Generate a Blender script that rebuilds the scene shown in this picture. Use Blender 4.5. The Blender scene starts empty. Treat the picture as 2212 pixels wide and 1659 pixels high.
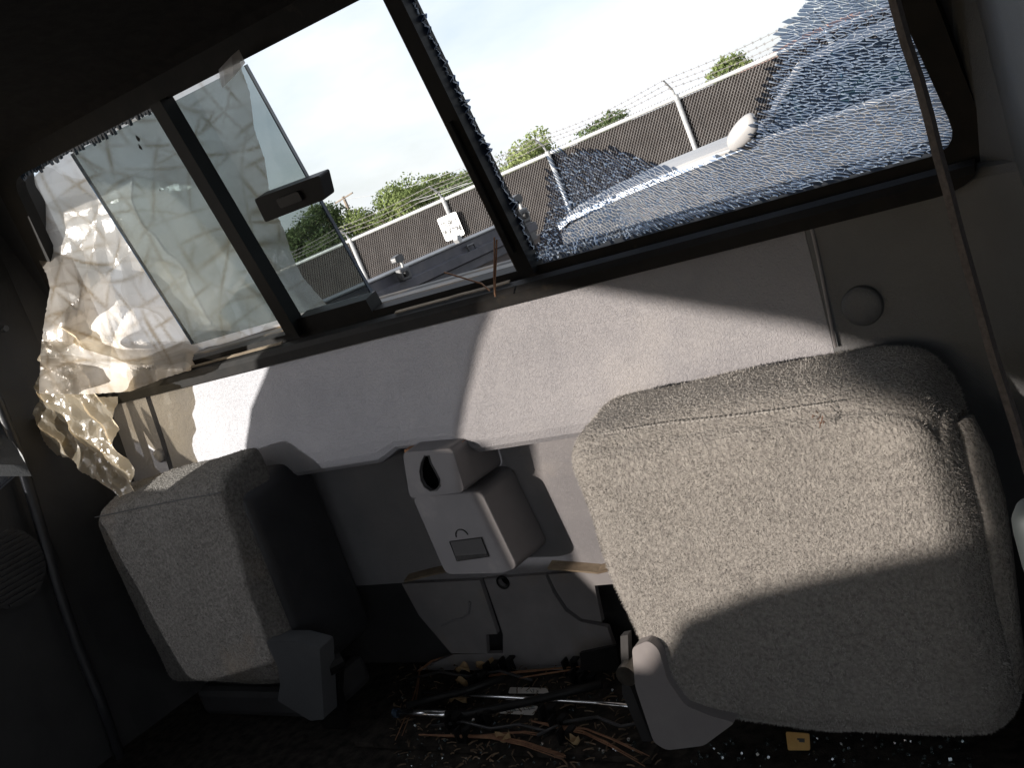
import bpy, bmesh, math, random
import numpy as np
from mathutils import Vector, Matrix, noise
from mathutils.geometry import tessellate_polygon, delaunay_2d_cdt
random.seed(7); rng = np.random.default_rng(7)
R = math.radians
scene = bpy.context.scene
C = scene.collection
# ------------------------------------------------------------------ camera
F, CX, CY = 2300.0, 1106.0, 829.5            # focal length and centre of the photograph (2212 px wide)
nz = lambda v: np.array(v, float) / np.linalg.norm(v)
AX = nz([3136, 620, F])                       # the cab's across direction, seen from the camera
_r, _p = R(22.5), math.atan(360 / F)
AZ = nz([-math.sin(_r) * math.cos(_p), math.cos(_r) * math.cos(_p), math.sin(_p)])   # true up
CZ = nz(AZ - AX * AZ.dot(AX)); CYv = np.cross(CZ, AX)
WX = nz(AX - AZ * AX.dot(AZ)); WY = np.cross(AZ, WX)
MC = np.array([AX, CYv, CZ])                  # camera -> cab axes
MW = np.array([WX, WY, AZ])                   # camera -> world axes
EYE = 1.4
RC = MW @ MC.T                                # cab -> world (the truck stands on a slope of 3.8 degrees)
CAB = Matrix.Translation((0, 0, EYE)) @ Matrix(RC.tolist()).to_4x4()
WORLD = Matrix.Identity(4)
cam = bpy.data.cameras.new('camera'); cam.sensor_width = 36; cam.sensor_fit = 'HORIZONTAL'
cam.lens = 36 * F / 2212; cam.clip_start = .02; cam.clip_end = 2000
camo = bpy.data.objects.new('camera', cam); C.objects.link(camo)
camo.matrix_world = Matrix.Translation((0, 0, EYE)) @ Matrix(MW.tolist()).to_4x4()
scene.camera = camo
# ------------------------------------------------------------------ light
SUN_AZ, SUN_EL = R(30), R(11.5)
SUNC = np.array([-math.sin(SUN_AZ) * math.cos(SUN_EL), -math.cos(SUN_AZ) * math.cos(SUN_EL), math.sin(SUN_EL)])  # cab axes
SUNW = RC @ SUNC
w = bpy.data.worlds.new('World'); scene.world = w; w.use_nodes = True
nt = w.node_tree; nt.nodes.clear()
out = nt.nodes.new('ShaderNodeOutputWorld'); bg = nt.nodes.new('ShaderNodeBackground')
sky = nt.nodes.new('ShaderNodeTexSky'); sky.sky_type = 'NISHITA'; sky.sun_disc = False
sky.sun_elevation = math.asin(SUNW[2]); sky.sun_rotation = math.atan2(SUNW[0], SUNW[1])
sky.air_density = 1.0; sky.dust_density = 2.5; sky.ozone_density = 1.5
tc = nt.nodes.new('ShaderNodeTexCoord'); nn = nt.nodes.new('ShaderNodeTexNoise')
mp = nt.nodes.new('ShaderNodeMapping'); mp.inputs['Scale'].default_value = (1, 1, 2.6)
nn.inputs['Scale'].default_value = 2.3; nn.inputs['Detail'].default_value = 7; nn.inputs['Roughness'].default_value = .55
cr = nt.nodes.new('ShaderNodeValToRGB'); cr.color_ramp.elements[0].position = .30; cr.color_ramp.elements[1].position = .62
cr.color_ramp.elements[0].color = (.35, .35, .35, 1); cr.color_ramp.elements[1].color = (1, 1, 1, 1)
mx = nt.nodes.new('ShaderNodeMix'); mx.data_type = 'RGBA'
n3 = nt.nodes.new('ShaderNodeTexNoise'); n3.inputs['Scale'].default_value = 3.4; n3.inputs['Detail'].default_value = 6
c3 = nt.nodes.new('ShaderNodeValToRGB'); c3.color_ramp.elements[0].position = .38; c3.color_ramp.elements[1].position = .60
c3.color_ramp.elements[0].color = (4.4, 4.7, 5.2, 1); c3.color_ramp.elements[1].color = (5.3, 5.4, 5.7, 1)     # thin white and grey cloud
nt.links.new(mp.outputs[0], n3.inputs['Vector']); nt.links.new(n3.outputs[0], c3.inputs[0]); nt.links.new(c3.outputs[0], mx.inputs[7])
nt.links.new(tc.outputs['Generated'], mp.inputs[0]); nt.links.new(mp.outputs[0], nn.inputs['Vector'])
nt.links.new(nn.outputs[0], cr.inputs[0]); nt.links.new(cr.outputs[0], mx.inputs[0])
nt.links.new(sky.outputs[0], mx.inputs[6]); nt.links.new(mx.outputs[2], bg.inputs[0]); nt.links.new(bg.outputs[0], out.inputs[0])
bg.inputs[1].default_value = .098
sl = bpy.data.lights.new('sun', 'SUN'); sl.energy = 4.5; sl.angle = R(.55); sl.color = (1, .96, .90)
so = bpy.data.objects.new('sun', sl); C.objects.link(so)
so.rotation_euler = Vector((-SUNW).tolist()).to_track_quat('-Z', 'Y').to_euler()
vs = scene.view_settings; vs.view_transform = 'Standard'; vs.look = 'None'; vs.exposure = 1.25; vs.gamma = 1; vs.use_curve_mapping = False
cy = scene.cycles; cy.use_denoising = True; cy.max_bounces = 8; cy.diffuse_bounces = 4; cy.glossy_bounces = 3
cy.transmission_bounces = 6; cy.transparent_max_bounces = 24; cy.sample_clamp_indirect = 6
scene.render.engine = 'CYCLES'
# ------------------------------------------------------------------ picture -> place
def ray(px, py): return MC @ np.array([px - CX, CY - py, -F])
def onY(px, py, y): d = ray(px, py); return d * (y / d[1])
def onZ(px, py, z): d = ray(px, py); return d * (z / d[2])
def onX(px, py, x): d = ray(px, py); return d * (x / d[0])
LEAN = R(12.5)
WO = np.array([0, 1.08, -.127]); WW = np.array([0, -math.sin(LEAN), math.cos(LEAN)]); WN = np.array([0, math.cos(LEAN), math.sin(LEAN)])
def wp(x, w_, n=0.): return WO + np.array([x, 0, 0]) + WW * w_ + WN * n
def win(px, py, n=0.):
    d = ray(px, py); P = WO + WN * n; h = d * (P.dot(WN) / d.dot(WN)); return (h[0], (h - P).dot(WW))
def wray(px, py): return MW @ np.array([px - CX, CY - py, -F])
def wY(px, py, y): d = wray(px, py); return d * (y / d[1]) + np.array([0, 0, EYE])
# ------------------------------------------------------------------ materials
MATS = {}
def nodes(name):
    m = bpy.data.materials.new(name); m.use_nodes = True; t = m.node_tree; t.nodes.clear()
    o = t.nodes.new('ShaderNodeOutputMaterial'); return m, t, o
def N(t, kind, **kw):
    n = t.nodes.new(kind)
    for k, v in kw.items():
        if k in n.inputs: n.inputs[k].default_value = v
        else: setattr(n, k, v)
    return n
def noise_col(t, c1, c2, scale, detail=4, lo=.35, hi=.65, stretch=(1, 1, 1), kind='noise', rough=.6):
    co = N(t, 'ShaderNodeTexCoord'); mpn = N(t, 'ShaderNodeMapping'); mpn.inputs['Scale'].default_value = stretch
    no = N(t, 'ShaderNodeTexNoise'); no.inputs['Scale'].default_value = scale; no.inputs['Detail'].default_value = detail; no.inputs['Roughness'].default_value = rough
    rp = N(t, 'ShaderNodeValToRGB'); rp.color_ramp.elements[0].position = lo; rp.color_ramp.elements[1].position = hi
    rp.color_ramp.elements[0].color = (*c1, 1); rp.color_ramp.elements[1].color = (*c2, 1)
    t.links.new(co.outputs['Object'], mpn.inputs[0]); t.links.new(mpn.outputs[0], no.inputs['Vector']); t.links.new(no.outputs[0], rp.inputs[0])
    return rp, no, mpn
def mat(name, c1, c2=None, scale=20, rough=.5, metal=0, bump=0, bscale=200, bdist=.001, lo=.35, hi=.65, spec=.5, stretch=(1, 1, 1), grain=None, dust=None, detail=4):
    if name in MATS: return MATS[name]
    m, t, o = nodes(name); b = N(t, 'ShaderNodeBsdfPrincipled')
    b.inputs['Roughness'].default_value = rough; b.inputs['Metallic'].default_value = metal; b.inputs['Specular IOR Level'].default_value = spec
    c2 = c2 or tuple(x * 1.25 for x in c1)
    rp, no, mpn = noise_col(t, c1, c2, scale, detail, lo, hi, stretch)
    col = rp.outputs[0]
    if dust:
        dr, dn, _ = noise_col(t, (0, 0, 0), (1, 1, 1), dust[1], 6, dust[2], dust[2] + .16)
        mxx = N(t, 'ShaderNodeMix', data_type='RGBA'); mxx.inputs[7].default_value = (*dust[0], 1)
        mu = N(t, 'ShaderNodeMath', operation='MULTIPLY'); mu.inputs[1].default_value = dust[3]
        t.links.new(dr.outputs[0], mu.inputs[0]); t.links.new(mu.outputs[0], mxx.inputs[0]); t.links.new(col, mxx.inputs[6]); col = mxx.outputs[2]
    t.links.new(col, b.inputs['Base Color'])
    if bump:
        bp = N(t, 'ShaderNodeBump'); bp.inputs['Strength'].default_value = bump; bp.inputs['Distance'].default_value = bdist
        co = N(t, 'ShaderNodeTexCoord')
        if grain == 'leather':
            n1 = N(t, 'ShaderNodeTexNoise'); n1.inputs['Scale'].default_value = bscale * .5; n1.inputs['Detail'].default_value = 2
            vo = N(t, 'ShaderNodeTexVoronoi', feature='DISTANCE_TO_EDGE'); vo.inputs['Scale'].default_value = bscale
            ad = N(t, 'ShaderNodeMix', data_type='VECTOR'); ad.inputs[0].default_value = .012
            t.links.new(co.outputs['Object'], n1.inputs['Vector']); t.links.new(co.outputs['Object'], ad.inputs[4]); t.links.new(n1.outputs['Color'], ad.inputs[5])
            t.links.new(ad.outputs[1], vo.inputs['Vector'])
            mr = N(t, 'ShaderNodeMapRange'); mr.inputs[2].default_value = .16
            t.links.new(vo.outputs['Distance'], mr.inputs[0]); t.links.new(mr.outputs[0], bp.inputs['Height'])
        else:
            n1 = N(t, 'ShaderNodeTexNoise'); n1.inputs['Scale'].default_value = bscale * (.55 if grain == 'wrinkle' else 1); n1.inputs['Detail'].default_value = 5
            if grain == 'wrinkle': n1.inputs['Distortion'].default_value = 2.2; n1.inputs['Roughness'].default_value = .35
            t.links.new(co.outputs['Object'], n1.inputs['Vector']); t.links.new(n1.outputs[0], bp.inputs['Height'])
        t.links.new(bp.outputs[0], b.inputs['Normal'])
    t.links.new(b.outputs[0], o.inputs[0]); MATS[name] = m; return m
def glass(name, tint, refl=.05, dirt=.0, dirtcol=(.3, .3, .28), rough=.02):
    m, t, o = nodes(name)
    tr = N(t, 'ShaderNodeBsdfTransparent'); tr.inputs[0].default_value = (*tint, 1)
    gl = N(t, 'ShaderNodeBsdfGlossy'); gl.inputs['Roughness'].default_value = rough; gl.inputs[0].default_value = (1, 1, 1, 1)
    m1 = N(t, 'ShaderNodeMixShader'); m1.inputs[0].default_value = refl
    t.links.new(tr.outputs[0], m1.inputs[1]); t.links.new(gl.outputs[0], m1.inputs[2]); last = m1
    if dirt:
        df = N(t, 'ShaderNodeBsdfDiffuse'); df.inputs[0].default_value = (*dirtcol, 1)
        rp, _, _ = noise_col(t, (dirt * .3,) * 3, (dirt,) * 3, 14, 8, .35, .7)
        m2 = N(t, 'ShaderNodeMixShader'); t.links.new(rp.outputs[0], m2.inputs[0]); t.links.new(m1.outputs[0], m2.inputs[1]); t.links.new(df.outputs[0], m2.inputs[2]); last = m2
    t.links.new(last.outputs[0], o.inputs[0]); MATS[name] = m; return m
def film(name, clear, col1, col2, stain, sscale, gloss=.08, sfac=.5):
    m, t, o = nodes(name)
    rp, no, mpn = noise_col(t, col1, col2, 9, 6, .3, .7)
    # stains run along the folds
    co = N(t, 'ShaderNodeTexCoord'); n1 = N(t, 'ShaderNodeTexNoise'); n1.inputs['Scale'].default_value = sscale; n1.inputs['Detail'].default_value = 5; n1.inputs['Distortion'].default_value = 1.2
    t.links.new(co.outputs['Object'], n1.inputs['Vector'])
    at = N(t, 'ShaderNodeAttribute'); at.attribute_name = 'stain'; mr = N(t, 'ShaderNodeMath', operation='MULTIPLY'); mr.inputs[1].default_value = sfac
    nd = N(t, 'ShaderNodeTexNoise'); nd.inputs['Scale'].default_value = 7; nd.inputs['Detail'].default_value = 3
    ndm = N(t, 'ShaderNodeMix', data_type='VECTOR'); ndm.inputs[0].default_value = .10
    t.links.new(co.outputs['Object'], nd.inputs['Vector']); t.links.new(co.outputs['Object'], ndm.inputs[4]); t.links.new(nd.outputs['Color'], ndm.inputs[5])
    edges = []; hs = []
    for sc_, wt in ((9, 1.0), (22, .45), (48, .16)):
        v1 = N(t, 'ShaderNodeTexVoronoi', feature='F1'); v1.inputs['Scale'].default_value = sc_
        v2 = N(t, 'ShaderNodeTexVoronoi', feature='DISTANCE_TO_EDGE'); v2.inputs['Scale'].default_value = sc_
        t.links.new(ndm.outputs[1], v1.inputs['Vector']); t.links.new(ndm.outputs[1], v2.inputs['Vector'])
        hm = N(t, 'ShaderNodeMath', operation='MULTIPLY'); hm.inputs[1].default_value = wt; t.links.new(v1.outputs['Distance'], hm.inputs[0]); hs.append(hm)
        em = N(t, 'ShaderNodeMapRange'); em.inputs[1].default_value = 0; em.inputs[2].default_value = .10; em.inputs[3].default_value = min(1, wt * 1.5); em.inputs[4].default_value = 0; t.links.new(v2.outputs['Distance'], em.inputs[0]); edges.append(em)
    def add2(a, b, op='ADD'): m_ = N(t, 'ShaderNodeMath', operation=op); t.links.new(a.outputs[0], m_.inputs[0]); t.links.new(b.outputs[0], m_.inputs[1]); return m_
    sumh = add2(add2(hs[0], hs[1]), hs[2]); sume = add2(add2(edges[0], edges[1]), edges[2])
    mk_ = N(t, 'ShaderNodeMapRange'); mk_.inputs[1].default_value = .36; mk_.inputs[2].default_value = .58; t.links.new(n1.outputs[0], mk_.inputs[0])
    pat = add2(sume, mk_, 'MULTIPLY'); atn = N(t, 'ShaderNodeMath', operation='ADD'); t.links.new(at.outputs['Fac'], atn.inputs[0]); pm = N(t, 'ShaderNodeMath', operation='MULTIPLY'); pm.inputs[1].default_value = .12; t.links.new(pat.outputs[0], pm.inputs[0]); t.links.new(pm.outputs[0], atn.inputs[1]); atn.use_clamp = True
    brd = N(t, 'ShaderNodeMapRange'); brd.inputs[1].default_value = .55; brd.inputs[2].default_value = .75; brd.inputs[4].default_value = .15; t.links.new(n1.outputs[0], brd.inputs[0])
    atn2 = add2(atn, brd); atn2.use_clamp = True
    t.links.new(atn2.outputs[0], mr.inputs[0])
    mxx = N(t, 'ShaderNodeMix', data_type='RGBA'); mxx.inputs[7].default_value = (*stain, 1)
    lay = N(t, 'ShaderNodeTexVoronoi', feature='F1'); lay.inputs['Scale'].default_value = 7.5; t.links.new(ndm.outputs[1], lay.inputs['Vector'])
    lr = N(t, 'ShaderNodeValToRGB'); lr.color_ramp.elements[0].color = (.78, .76, .73, 1); lr.color_ramp.elements[1].color = (1, 1, 1, 1); lr.color_ramp.elements[0].position = .2; lr.color_ramp.elements[1].position = .65
    lm_ = N(t, 'ShaderNodeMix', data_type='RGBA', blend_type='MULTIPLY'); lm_.inputs[0].default_value = 1
    t.links.new(lay.outputs['Color'], lr.inputs[0]); t.links.new(rp.outputs[0], lm_.inputs[6]); t.links.new(lr.outputs[0], lm_.inputs[7])      # doubled layers of film
    t.links.new(mr.outputs[0], mxx.inputs[0]); t.links.new(lm_.outputs[2], mxx.inputs[6]); col = mxx.outputs[2]
    tl = N(t, 'ShaderNodeBsdfTranslucent'); df = N(t, 'ShaderNodeBsdfDiffuse'); tr = N(t, 'ShaderNodeBsdfTransparent'); gl = N(t, 'ShaderNodeBsdfGlossy'); gl.inputs['Roughness'].default_value = .28
    t.links.new(col, tl.inputs[0]); t.links.new(col, df.inputs[0]); t.links.new(col, tr.inputs[0])
    a = N(t, 'ShaderNodeMixShader'); a.inputs[0].default_value = .22; t.links.new(tl.outputs[0], a.inputs[1]); t.links.new(df.outputs[0], a.inputs[2])
    b = N(t, 'ShaderNodeMixShader'); b.inputs[0].default_value = clear; t.links.new(a.outputs[0], b.inputs[1]); t.links.new(tr.outputs[0], b.inputs[2])
    c = N(t, 'ShaderNodeMixShader'); c.inputs[0].default_value = gloss; t.links.new(b.outputs[0], c.inputs[1]); t.links.new(gl.outputs[0], c.inputs[2])
    bp = N(t, 'ShaderNodeBump'); bp.inputs['Strength'].default_value = .35; bp.inputs['Distance'].default_value = .006
    t.links.new(sumh.outputs[0], bp.inputs['Height'])
    for s in (tl, df, gl): t.links.new(bp.outputs[0], s.inputs['Normal'])
    t.links.new(c.outputs[0], o.inputs[0]); MATS[name] = m; return m
mat('panel', (.235, .237, .258), (.295, .294, .313), 6, .55, bump=.7, bscale=420, bdist=.0018, grain='wrinkle', dust=((.40, .39, .385), 5, .56, .4))
mat('panel_low', (.185, .183, .195), (.235, .23, .24), 8, .5, bump=.5, bscale=400, bdist=.001, grain='leather', dust=((.40, .37, .34), 9, .58, .3))
mat('board', (.165, .16, .165), (.21, .203, .207), 14, .6, bump=.15, bscale=500, bdist=.0006, dust=((.2, .17, .14), 18, .56, .5))
mat('trim', (.085, .09, .096), (.105, .11, .117), 10, .5, bump=.25, bscale=300, bdist=.0008, grain='leather')
mat('cover', (.135, .133, .140), (.162, .158, .165), 12, .45, bump=.12, bscale=500, bdist=.0005, dust=((.33, .31, .29), 14, .6, .4))
mat('dark_trim', (.030, .030, .032), (.044, .044, .045), 10, .55, bump=.2, bscale=260, bdist=.001)
mat('black', (.007, .007, .0075), (.011, .011, .011), 30, .5, bump=.1, bscale=200, spec=.25)
mat('rubber', (.008, .008, .008), (.014, .013, .012), 40, .6, bump=.3, bscale=120, spec=.25, dust=((.10, .08, .055), 30, .64, .45))
mat('sillmetal', (.03, .027, .022), (.20, .13, .06), 45, .5, bump=.5, bscale=90, stretch=(.3, 1, 1), lo=.48, hi=.72)
mat('dirtline', (.26, .21, .15), (.12, .09, .06), 50, .8, bump=.5, bscale=200, stretch=(.4, 1, 1))
mat('headliner', (.03, .028, .027), (.04, .037, .035), 60, .95, bump=.4, bscale=400, spec=.1)
mat('carpet', (.016, .015, .014), (.05, .044, .038), 60, .95, bump=1, bscale=500, spec=.1)
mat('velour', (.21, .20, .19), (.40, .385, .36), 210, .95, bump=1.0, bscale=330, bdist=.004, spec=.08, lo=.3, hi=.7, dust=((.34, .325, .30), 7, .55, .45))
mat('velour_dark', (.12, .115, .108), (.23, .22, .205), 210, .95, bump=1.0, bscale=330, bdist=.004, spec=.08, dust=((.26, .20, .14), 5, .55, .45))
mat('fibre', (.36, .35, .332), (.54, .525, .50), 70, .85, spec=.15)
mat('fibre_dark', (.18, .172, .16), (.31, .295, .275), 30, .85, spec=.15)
mat('vinyl', (.025, .026, .03), (.035, .036, .04), 20, .4, bump=.3, bscale=250)
mat('hinge', (.24, .225, .23), (.28, .265, .265), 20, .45, bump=.12, bscale=400, dust=((.4, .37, .34), 12, .58, .4))
mat('steel', (.6, .6, .6), (.7, .7, .7), 40, .22, metal=1)
mat('dullsteel', (.25, .24, .22), (.4, .38, .35), 40, .4, metal=1)
mat('rust', (.16, .07, .035), (.30, .15, .07), 60, .8, bump=.4)
mat('needle', (.16, .075, .04), (.28, .15, .08), 70, .7)
mat('litter', (.05, .035, .022), (.20, .14, .09), 30, .9)
mat('cable', (.03, .03, .032), (.05, .05, .052), 30, .4)
mat('leaf', (.30, .20, .10), (.48, .35, .19), 60, .7, bump=.4)
mat('sticker', (.62, .60, .57), (.75, .73, .70), 30, .5)
mat('ink', (.05, .05, .05), (.10, .10, .10), 30, .6)
mat('manila', (.50, .30, .10), (.60, .38, .14), 30, .6)
mat('belt', (.06, .052, .05), (.10, .088, .085), 300, .7, bump=.4, bscale=600)
mat('greyplastic', (.016, .018, .018), (.02, .023, .023), 20, .6, spec=.2)
mat('bedmetal', (.045, .045, .055), (.07, .068, .08), 20, .42, bump=.1, dust=((.13, .12, .12), 12, .55, .5))
mat('bedinner', (.05, .04, .04), (.09, .07, .06), 12, .65, bump=.2, dust=((.2, .13, .08), 16, .58, .6))
mat('clamp', (.07, .07, .073), (.12, .12, .12), 60, .45, metal=.5, bump=.3)
mat('galv', (.32, .32, .32), (.44, .44, .43), 8, .5, metal=.3)
mat('slat', (.013, .0105, .010), (.024, .019, .018), 3, .75, spec=.1, stretch=(3, 1, .2))
mat('wire', (.17, .158, .15), (.24, .225, .215), 3, .5, metal=.2)
mat('signwhite', (.72, .72, .70), (.80, .80, .78), 3, .4)
mat('bark', (.09, .065, .045), (.16, .12, .08), 3, .9, bump=.5, bscale=12, bdist=.05)
mat('polewood', (.16, .13, .10), (.22, .18, .14), 2, .9)
mat('roofpink', (.36, .20, .15), (.48, .30, .24), 2, .8)
mat('wallpale', (.45, .40, .36), (.52, .47, .42), 1, .85)
mat('asphalt', (.06, .06, .058), (.12, .115, .11), 2, .95, bump=.4, bscale=60, bdist=.01)
mat('whitepaint', (.26, .25, .245), (.32, .31, .30), 2, .35)
mat('greybody_shade', (.045, .042, .041), (.075, .07, .067), 3, .35, dust=((.2, .17, .14), 2, .55, .4))  # shade on the car's unlit side put into this darker body colour
mat('tyre', (.015, .015, .015), (.025, .025, .025), 20, .8)
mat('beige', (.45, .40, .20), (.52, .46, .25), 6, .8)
mat('trimblack', (.02, .02, .02), (.03, .03, .03), 20, .5)
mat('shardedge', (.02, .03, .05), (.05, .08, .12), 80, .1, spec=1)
glass('slider_glass', (.60, .64, .64), .04, .10, (.30, .31, .29))
glass('privacy_glass', (.36, .42, .52), .035, .03)
glass('dark_tint', (.285, .29, .305), .05); glass('light_tint', (.72, .69, .67), .05)  # these two set how much sun the added side panes pass
glass('car_glass', (.26, .44, .54), .08, 0)
glass('crumb', (.75, .85, .88), .12, .08, (.4, .44, .44), .1)
film('film', .24, (.80, .76, .71), (.93, .90, .87), (.36, .27, .16), 5.5, .03, .75)
film('film_dirty', .36, (.86, .74, .54), (.95, .88, .74), (.62, .46, .26), 10, .05, .4)
def letters_mat():
    m, t, o = nodes('faded_ink'); d = N(t, 'ShaderNodeBsdfPrincipled'); d.inputs['Roughness'].default_value = .6
    rp, _, _ = noise_col(t, (.035, .034, .033), (.40, .40, .39), 9, 3, .50, .70); t.links.new(rp.outputs[0], d.inputs['Base Color']); t.links.new(d.outputs[0], o.inputs[0]); MATS['faded_ink'] = m
letters_mat()
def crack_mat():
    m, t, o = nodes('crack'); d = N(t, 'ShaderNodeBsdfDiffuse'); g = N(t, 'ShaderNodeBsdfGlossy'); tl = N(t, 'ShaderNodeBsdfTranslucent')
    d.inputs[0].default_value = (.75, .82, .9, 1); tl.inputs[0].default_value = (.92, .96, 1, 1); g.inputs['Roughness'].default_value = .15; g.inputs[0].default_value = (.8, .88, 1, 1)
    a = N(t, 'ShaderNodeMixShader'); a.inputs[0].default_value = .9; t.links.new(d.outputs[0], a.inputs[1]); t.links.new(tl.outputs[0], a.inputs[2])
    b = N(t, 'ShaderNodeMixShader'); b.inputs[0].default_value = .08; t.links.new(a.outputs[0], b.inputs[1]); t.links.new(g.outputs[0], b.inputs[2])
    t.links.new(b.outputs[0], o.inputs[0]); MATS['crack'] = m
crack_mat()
def foliage(name, c1, c2):
    m, t, o = nodes(name); d = N(t, 'ShaderNodeBsdfDiffuse'); tl = N(t, 'ShaderNodeBsdfTranslucent')
    rp, _, _ = noise_col(t, c1, c2, .9, 4, .3, .7); t.links.new(rp.outputs[0], d.inputs[0]); t.links.new(rp.outputs[0], tl.inputs[0])
    a = N(t, 'ShaderNodeMixShader'); a.inputs[0].default_value = .3; t.links.new(d.outputs[0], a.inputs[1]); t.links.new(tl.outputs[0], a.inputs[2]); t.links.new(a.outputs[0], o.inputs[0]); MATS[name] = m
foliage('leaves_a', (.10, .14, .05), (.24, .28, .11)); foliage('leaves_b', (.06, .09, .04), (.14, .175, .075)); foliage('leaves_c', (.15, .19, .07), (.30, .34, .15))
# ------------------------------------------------------------------ mesh helpers
class G:
    """collects vertices and faces of one mesh"""
    def __init__(s): s.v = []; s.f = []
    def add(s, vf):
        n = len(s.v); s.v += [tuple(map(float, p)) for p in vf[0]]; s.f += [tuple(i + n for i in q) for q in vf[1]]; return s
def box(c, sz, ax=None):
    ax = ax if ax is not None else np.eye(3); c = np.array(c, float); h = np.array(sz) / 2.
    vs_ = [c + ax[0] * (a * h[0]) + ax[1] * (b * h[1]) + ax[2] * (d * h[2]) for a in (-1, 1) for b in (-1, 1) for d in (-1, 1)]
    return vs_, [(0, 1, 3, 2), (4, 6, 7, 5), (0, 4, 5, 1), (2, 3, 7, 6), (0, 2, 6, 4), (1, 5, 7, 3)]
def rbox(c, sz, r=.004, seg=2, ax=None):
    bm = bmesh.new(); bmesh.ops.create_cube(bm, size=1); bmesh.ops.scale(bm, vec=Vector([float(q) for q in sz]), verts=bm.verts)
    bmesh.ops.bevel(bm, geom=bm.edges[:], offset=min(r, min(sz) * .45), segments=seg, profile=.5, affect='EDGES')
    ax = ax if ax is not None else np.eye(3); c = np.array(c, float)
    vv = [c + ax[0] * v.co[0] + ax[1] * v.co[1] + ax[2] * v.co[2] for v in bm.verts]; bm.verts.index_update()
    ff = [tuple(v.index for v in f.verts) for f in bm.faces]; bm.free(); return vv, ff
def tube(pts, r, n=8, flat=1., up=(0, 0, 1)):
    pts = [np.array(p, float) for p in pts]; vv = []; ff = []
    rs = r if hasattr(r, '__len__') else [r] * len(pts); up = np.array(up, float)
    for i, p in enumerate(pts):
        d = nz(pts[min(i + 1, len(pts) - 1)] - pts[max(i - 1, 0)])
        u = up if abs(d.dot(up)) < .95 else np.array([1., 0, 0]); a = nz(np.cross(d, u)); b = np.cross(a, d)
        for k in range(n):
            t = 2 * math.pi * k / n; vv.append(p + rs[i] * (math.cos(t) * a + flat * math.sin(t) * b))
    for i in range(len(pts) - 1):
        for k in range(n): ff.append((i * n + k, i * n + (k + 1) % n, (i + 1) * n + (k + 1) % n, (i + 1) * n + k))
    ff.append(tuple(range(n - 1, -1, -1))); ff.append(tuple(range((len(pts) - 1) * n, len(pts) * n))); return vv, ff
def plate(outer, holes, fn, th):
    """flat plate with holes: 2D outlines, fn(a, b, depth) -> point"""
    loops = [outer] + list(holes); vv = []; ff = []
    flat = [Vector((a, b, 0)) for l in loops for a, b in l]; tris = tessellate_polygon([[Vector((a, b, 0)) for a, b in l] for l in loops]); n = len(flat)
    vv = [fn(p.x, p.y, 0) for p in flat] + [fn(p.x, p.y, th) for p in flat]
    for a, b, c in tris: ff.append((a, b, c)); ff.append((c + n, b + n, a + n))
    s = 0
    for l in loops:
        k = len(l)
        for i in range(k): j = (i + 1) % k; ff.append((s + i, s + j, s + j + n, s + i + n))
        s += k
    return vv, ff
def sweep(sections, close=False):
    n = len(sections[0]); vv = [p for s in sections for p in s]; ff = []
    for i in range(len(sections) - 1):
        for k in range(n if close else n - 1): ff.append((i * n + k, i * n + (k + 1) % n, (i + 1) * n + (k + 1) % n, (i + 1) * n + k))
    if close: ff.append(tuple(range(n))); ff.append(tuple(reversed(range((len(sections) - 1) * n, len(sections) * n))))
    return vv, ff
def roundpoly(pts, r, seg=5):
    out_ = []; n = len(pts)
    for i in range(n):
        rr = r[i] if hasattr(r, '__len__') else r
        p = np.array(pts[i], float); a = np.array(pts[i - 1], float) - p; b = np.array(pts[(i + 1) % n], float) - p
        la, lb = np.linalg.norm(a), np.linalg.norm(b); q = min(rr, la * .45, lb * .45)
        if q < 1e-6: out_.append(tuple(p)); continue
        A = p + a / la * q; B = p + b / lb * q
        for k in range(seg + 1): t = k / seg; out_.append(tuple((1 - t) ** 2 * A + 2 * t * (1 - t) * p + t * t * B))
    return out_
def cushion(c, half, r, n=22, bulge=(0, 0, 0), nscale=14, namp=.003, taper=None):
    vv = []; ff = []; idx = {}; c = np.array(c, float); half = np.array(half, float)
    def vid(p):
        k = tuple(round(x, 5) for x in p)
        if k not in idx:
            P = np.array(p) * half; q = np.clip(P, -(half - r), half - r); d = P - q; L = np.linalg.norm(d)
            S = q + (d / L * r if L > 1e-9 else 0)
            b = np.array([(1 - p[1] ** 2) * (1 - p[2] ** 2), (1 - p[0] ** 2) * (1 - p[2] ** 2), (1 - p[0] ** 2) * (1 - p[1] ** 2)]) * np.array(bulge) * np.sign(p) * (np.abs(p) > .999)
            S = S + b
            if taper: S = taper(S, p)
            S = S + np.array(noise.noise_vector(Vector((c + S).tolist()) * nscale)) * namp
            idx[k] = len(vv); vv.append(c + S)
        return idx[k]
    g = np.tanh(np.linspace(-1.6, 1.6, n + 1)); g /= g[-1]
    for ax in range(3):
        for s in (-1, 1):
            for i in range(n):
                for j in range(n):
                    q = []
                    for a, b in ((i, j), (i + 1, j), (i + 1, j + 1), (i, j + 1)):
                        p = [0, 0, 0]; p[ax] = s; p[(ax + 1) % 3] = g[a]; p[(ax + 2) % 3] = g[b]; q.append(vid(p))
                    ff.append(tuple(q) if s > 0 else tuple(reversed(q)))
    return vv, ff
BASE = {}
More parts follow.
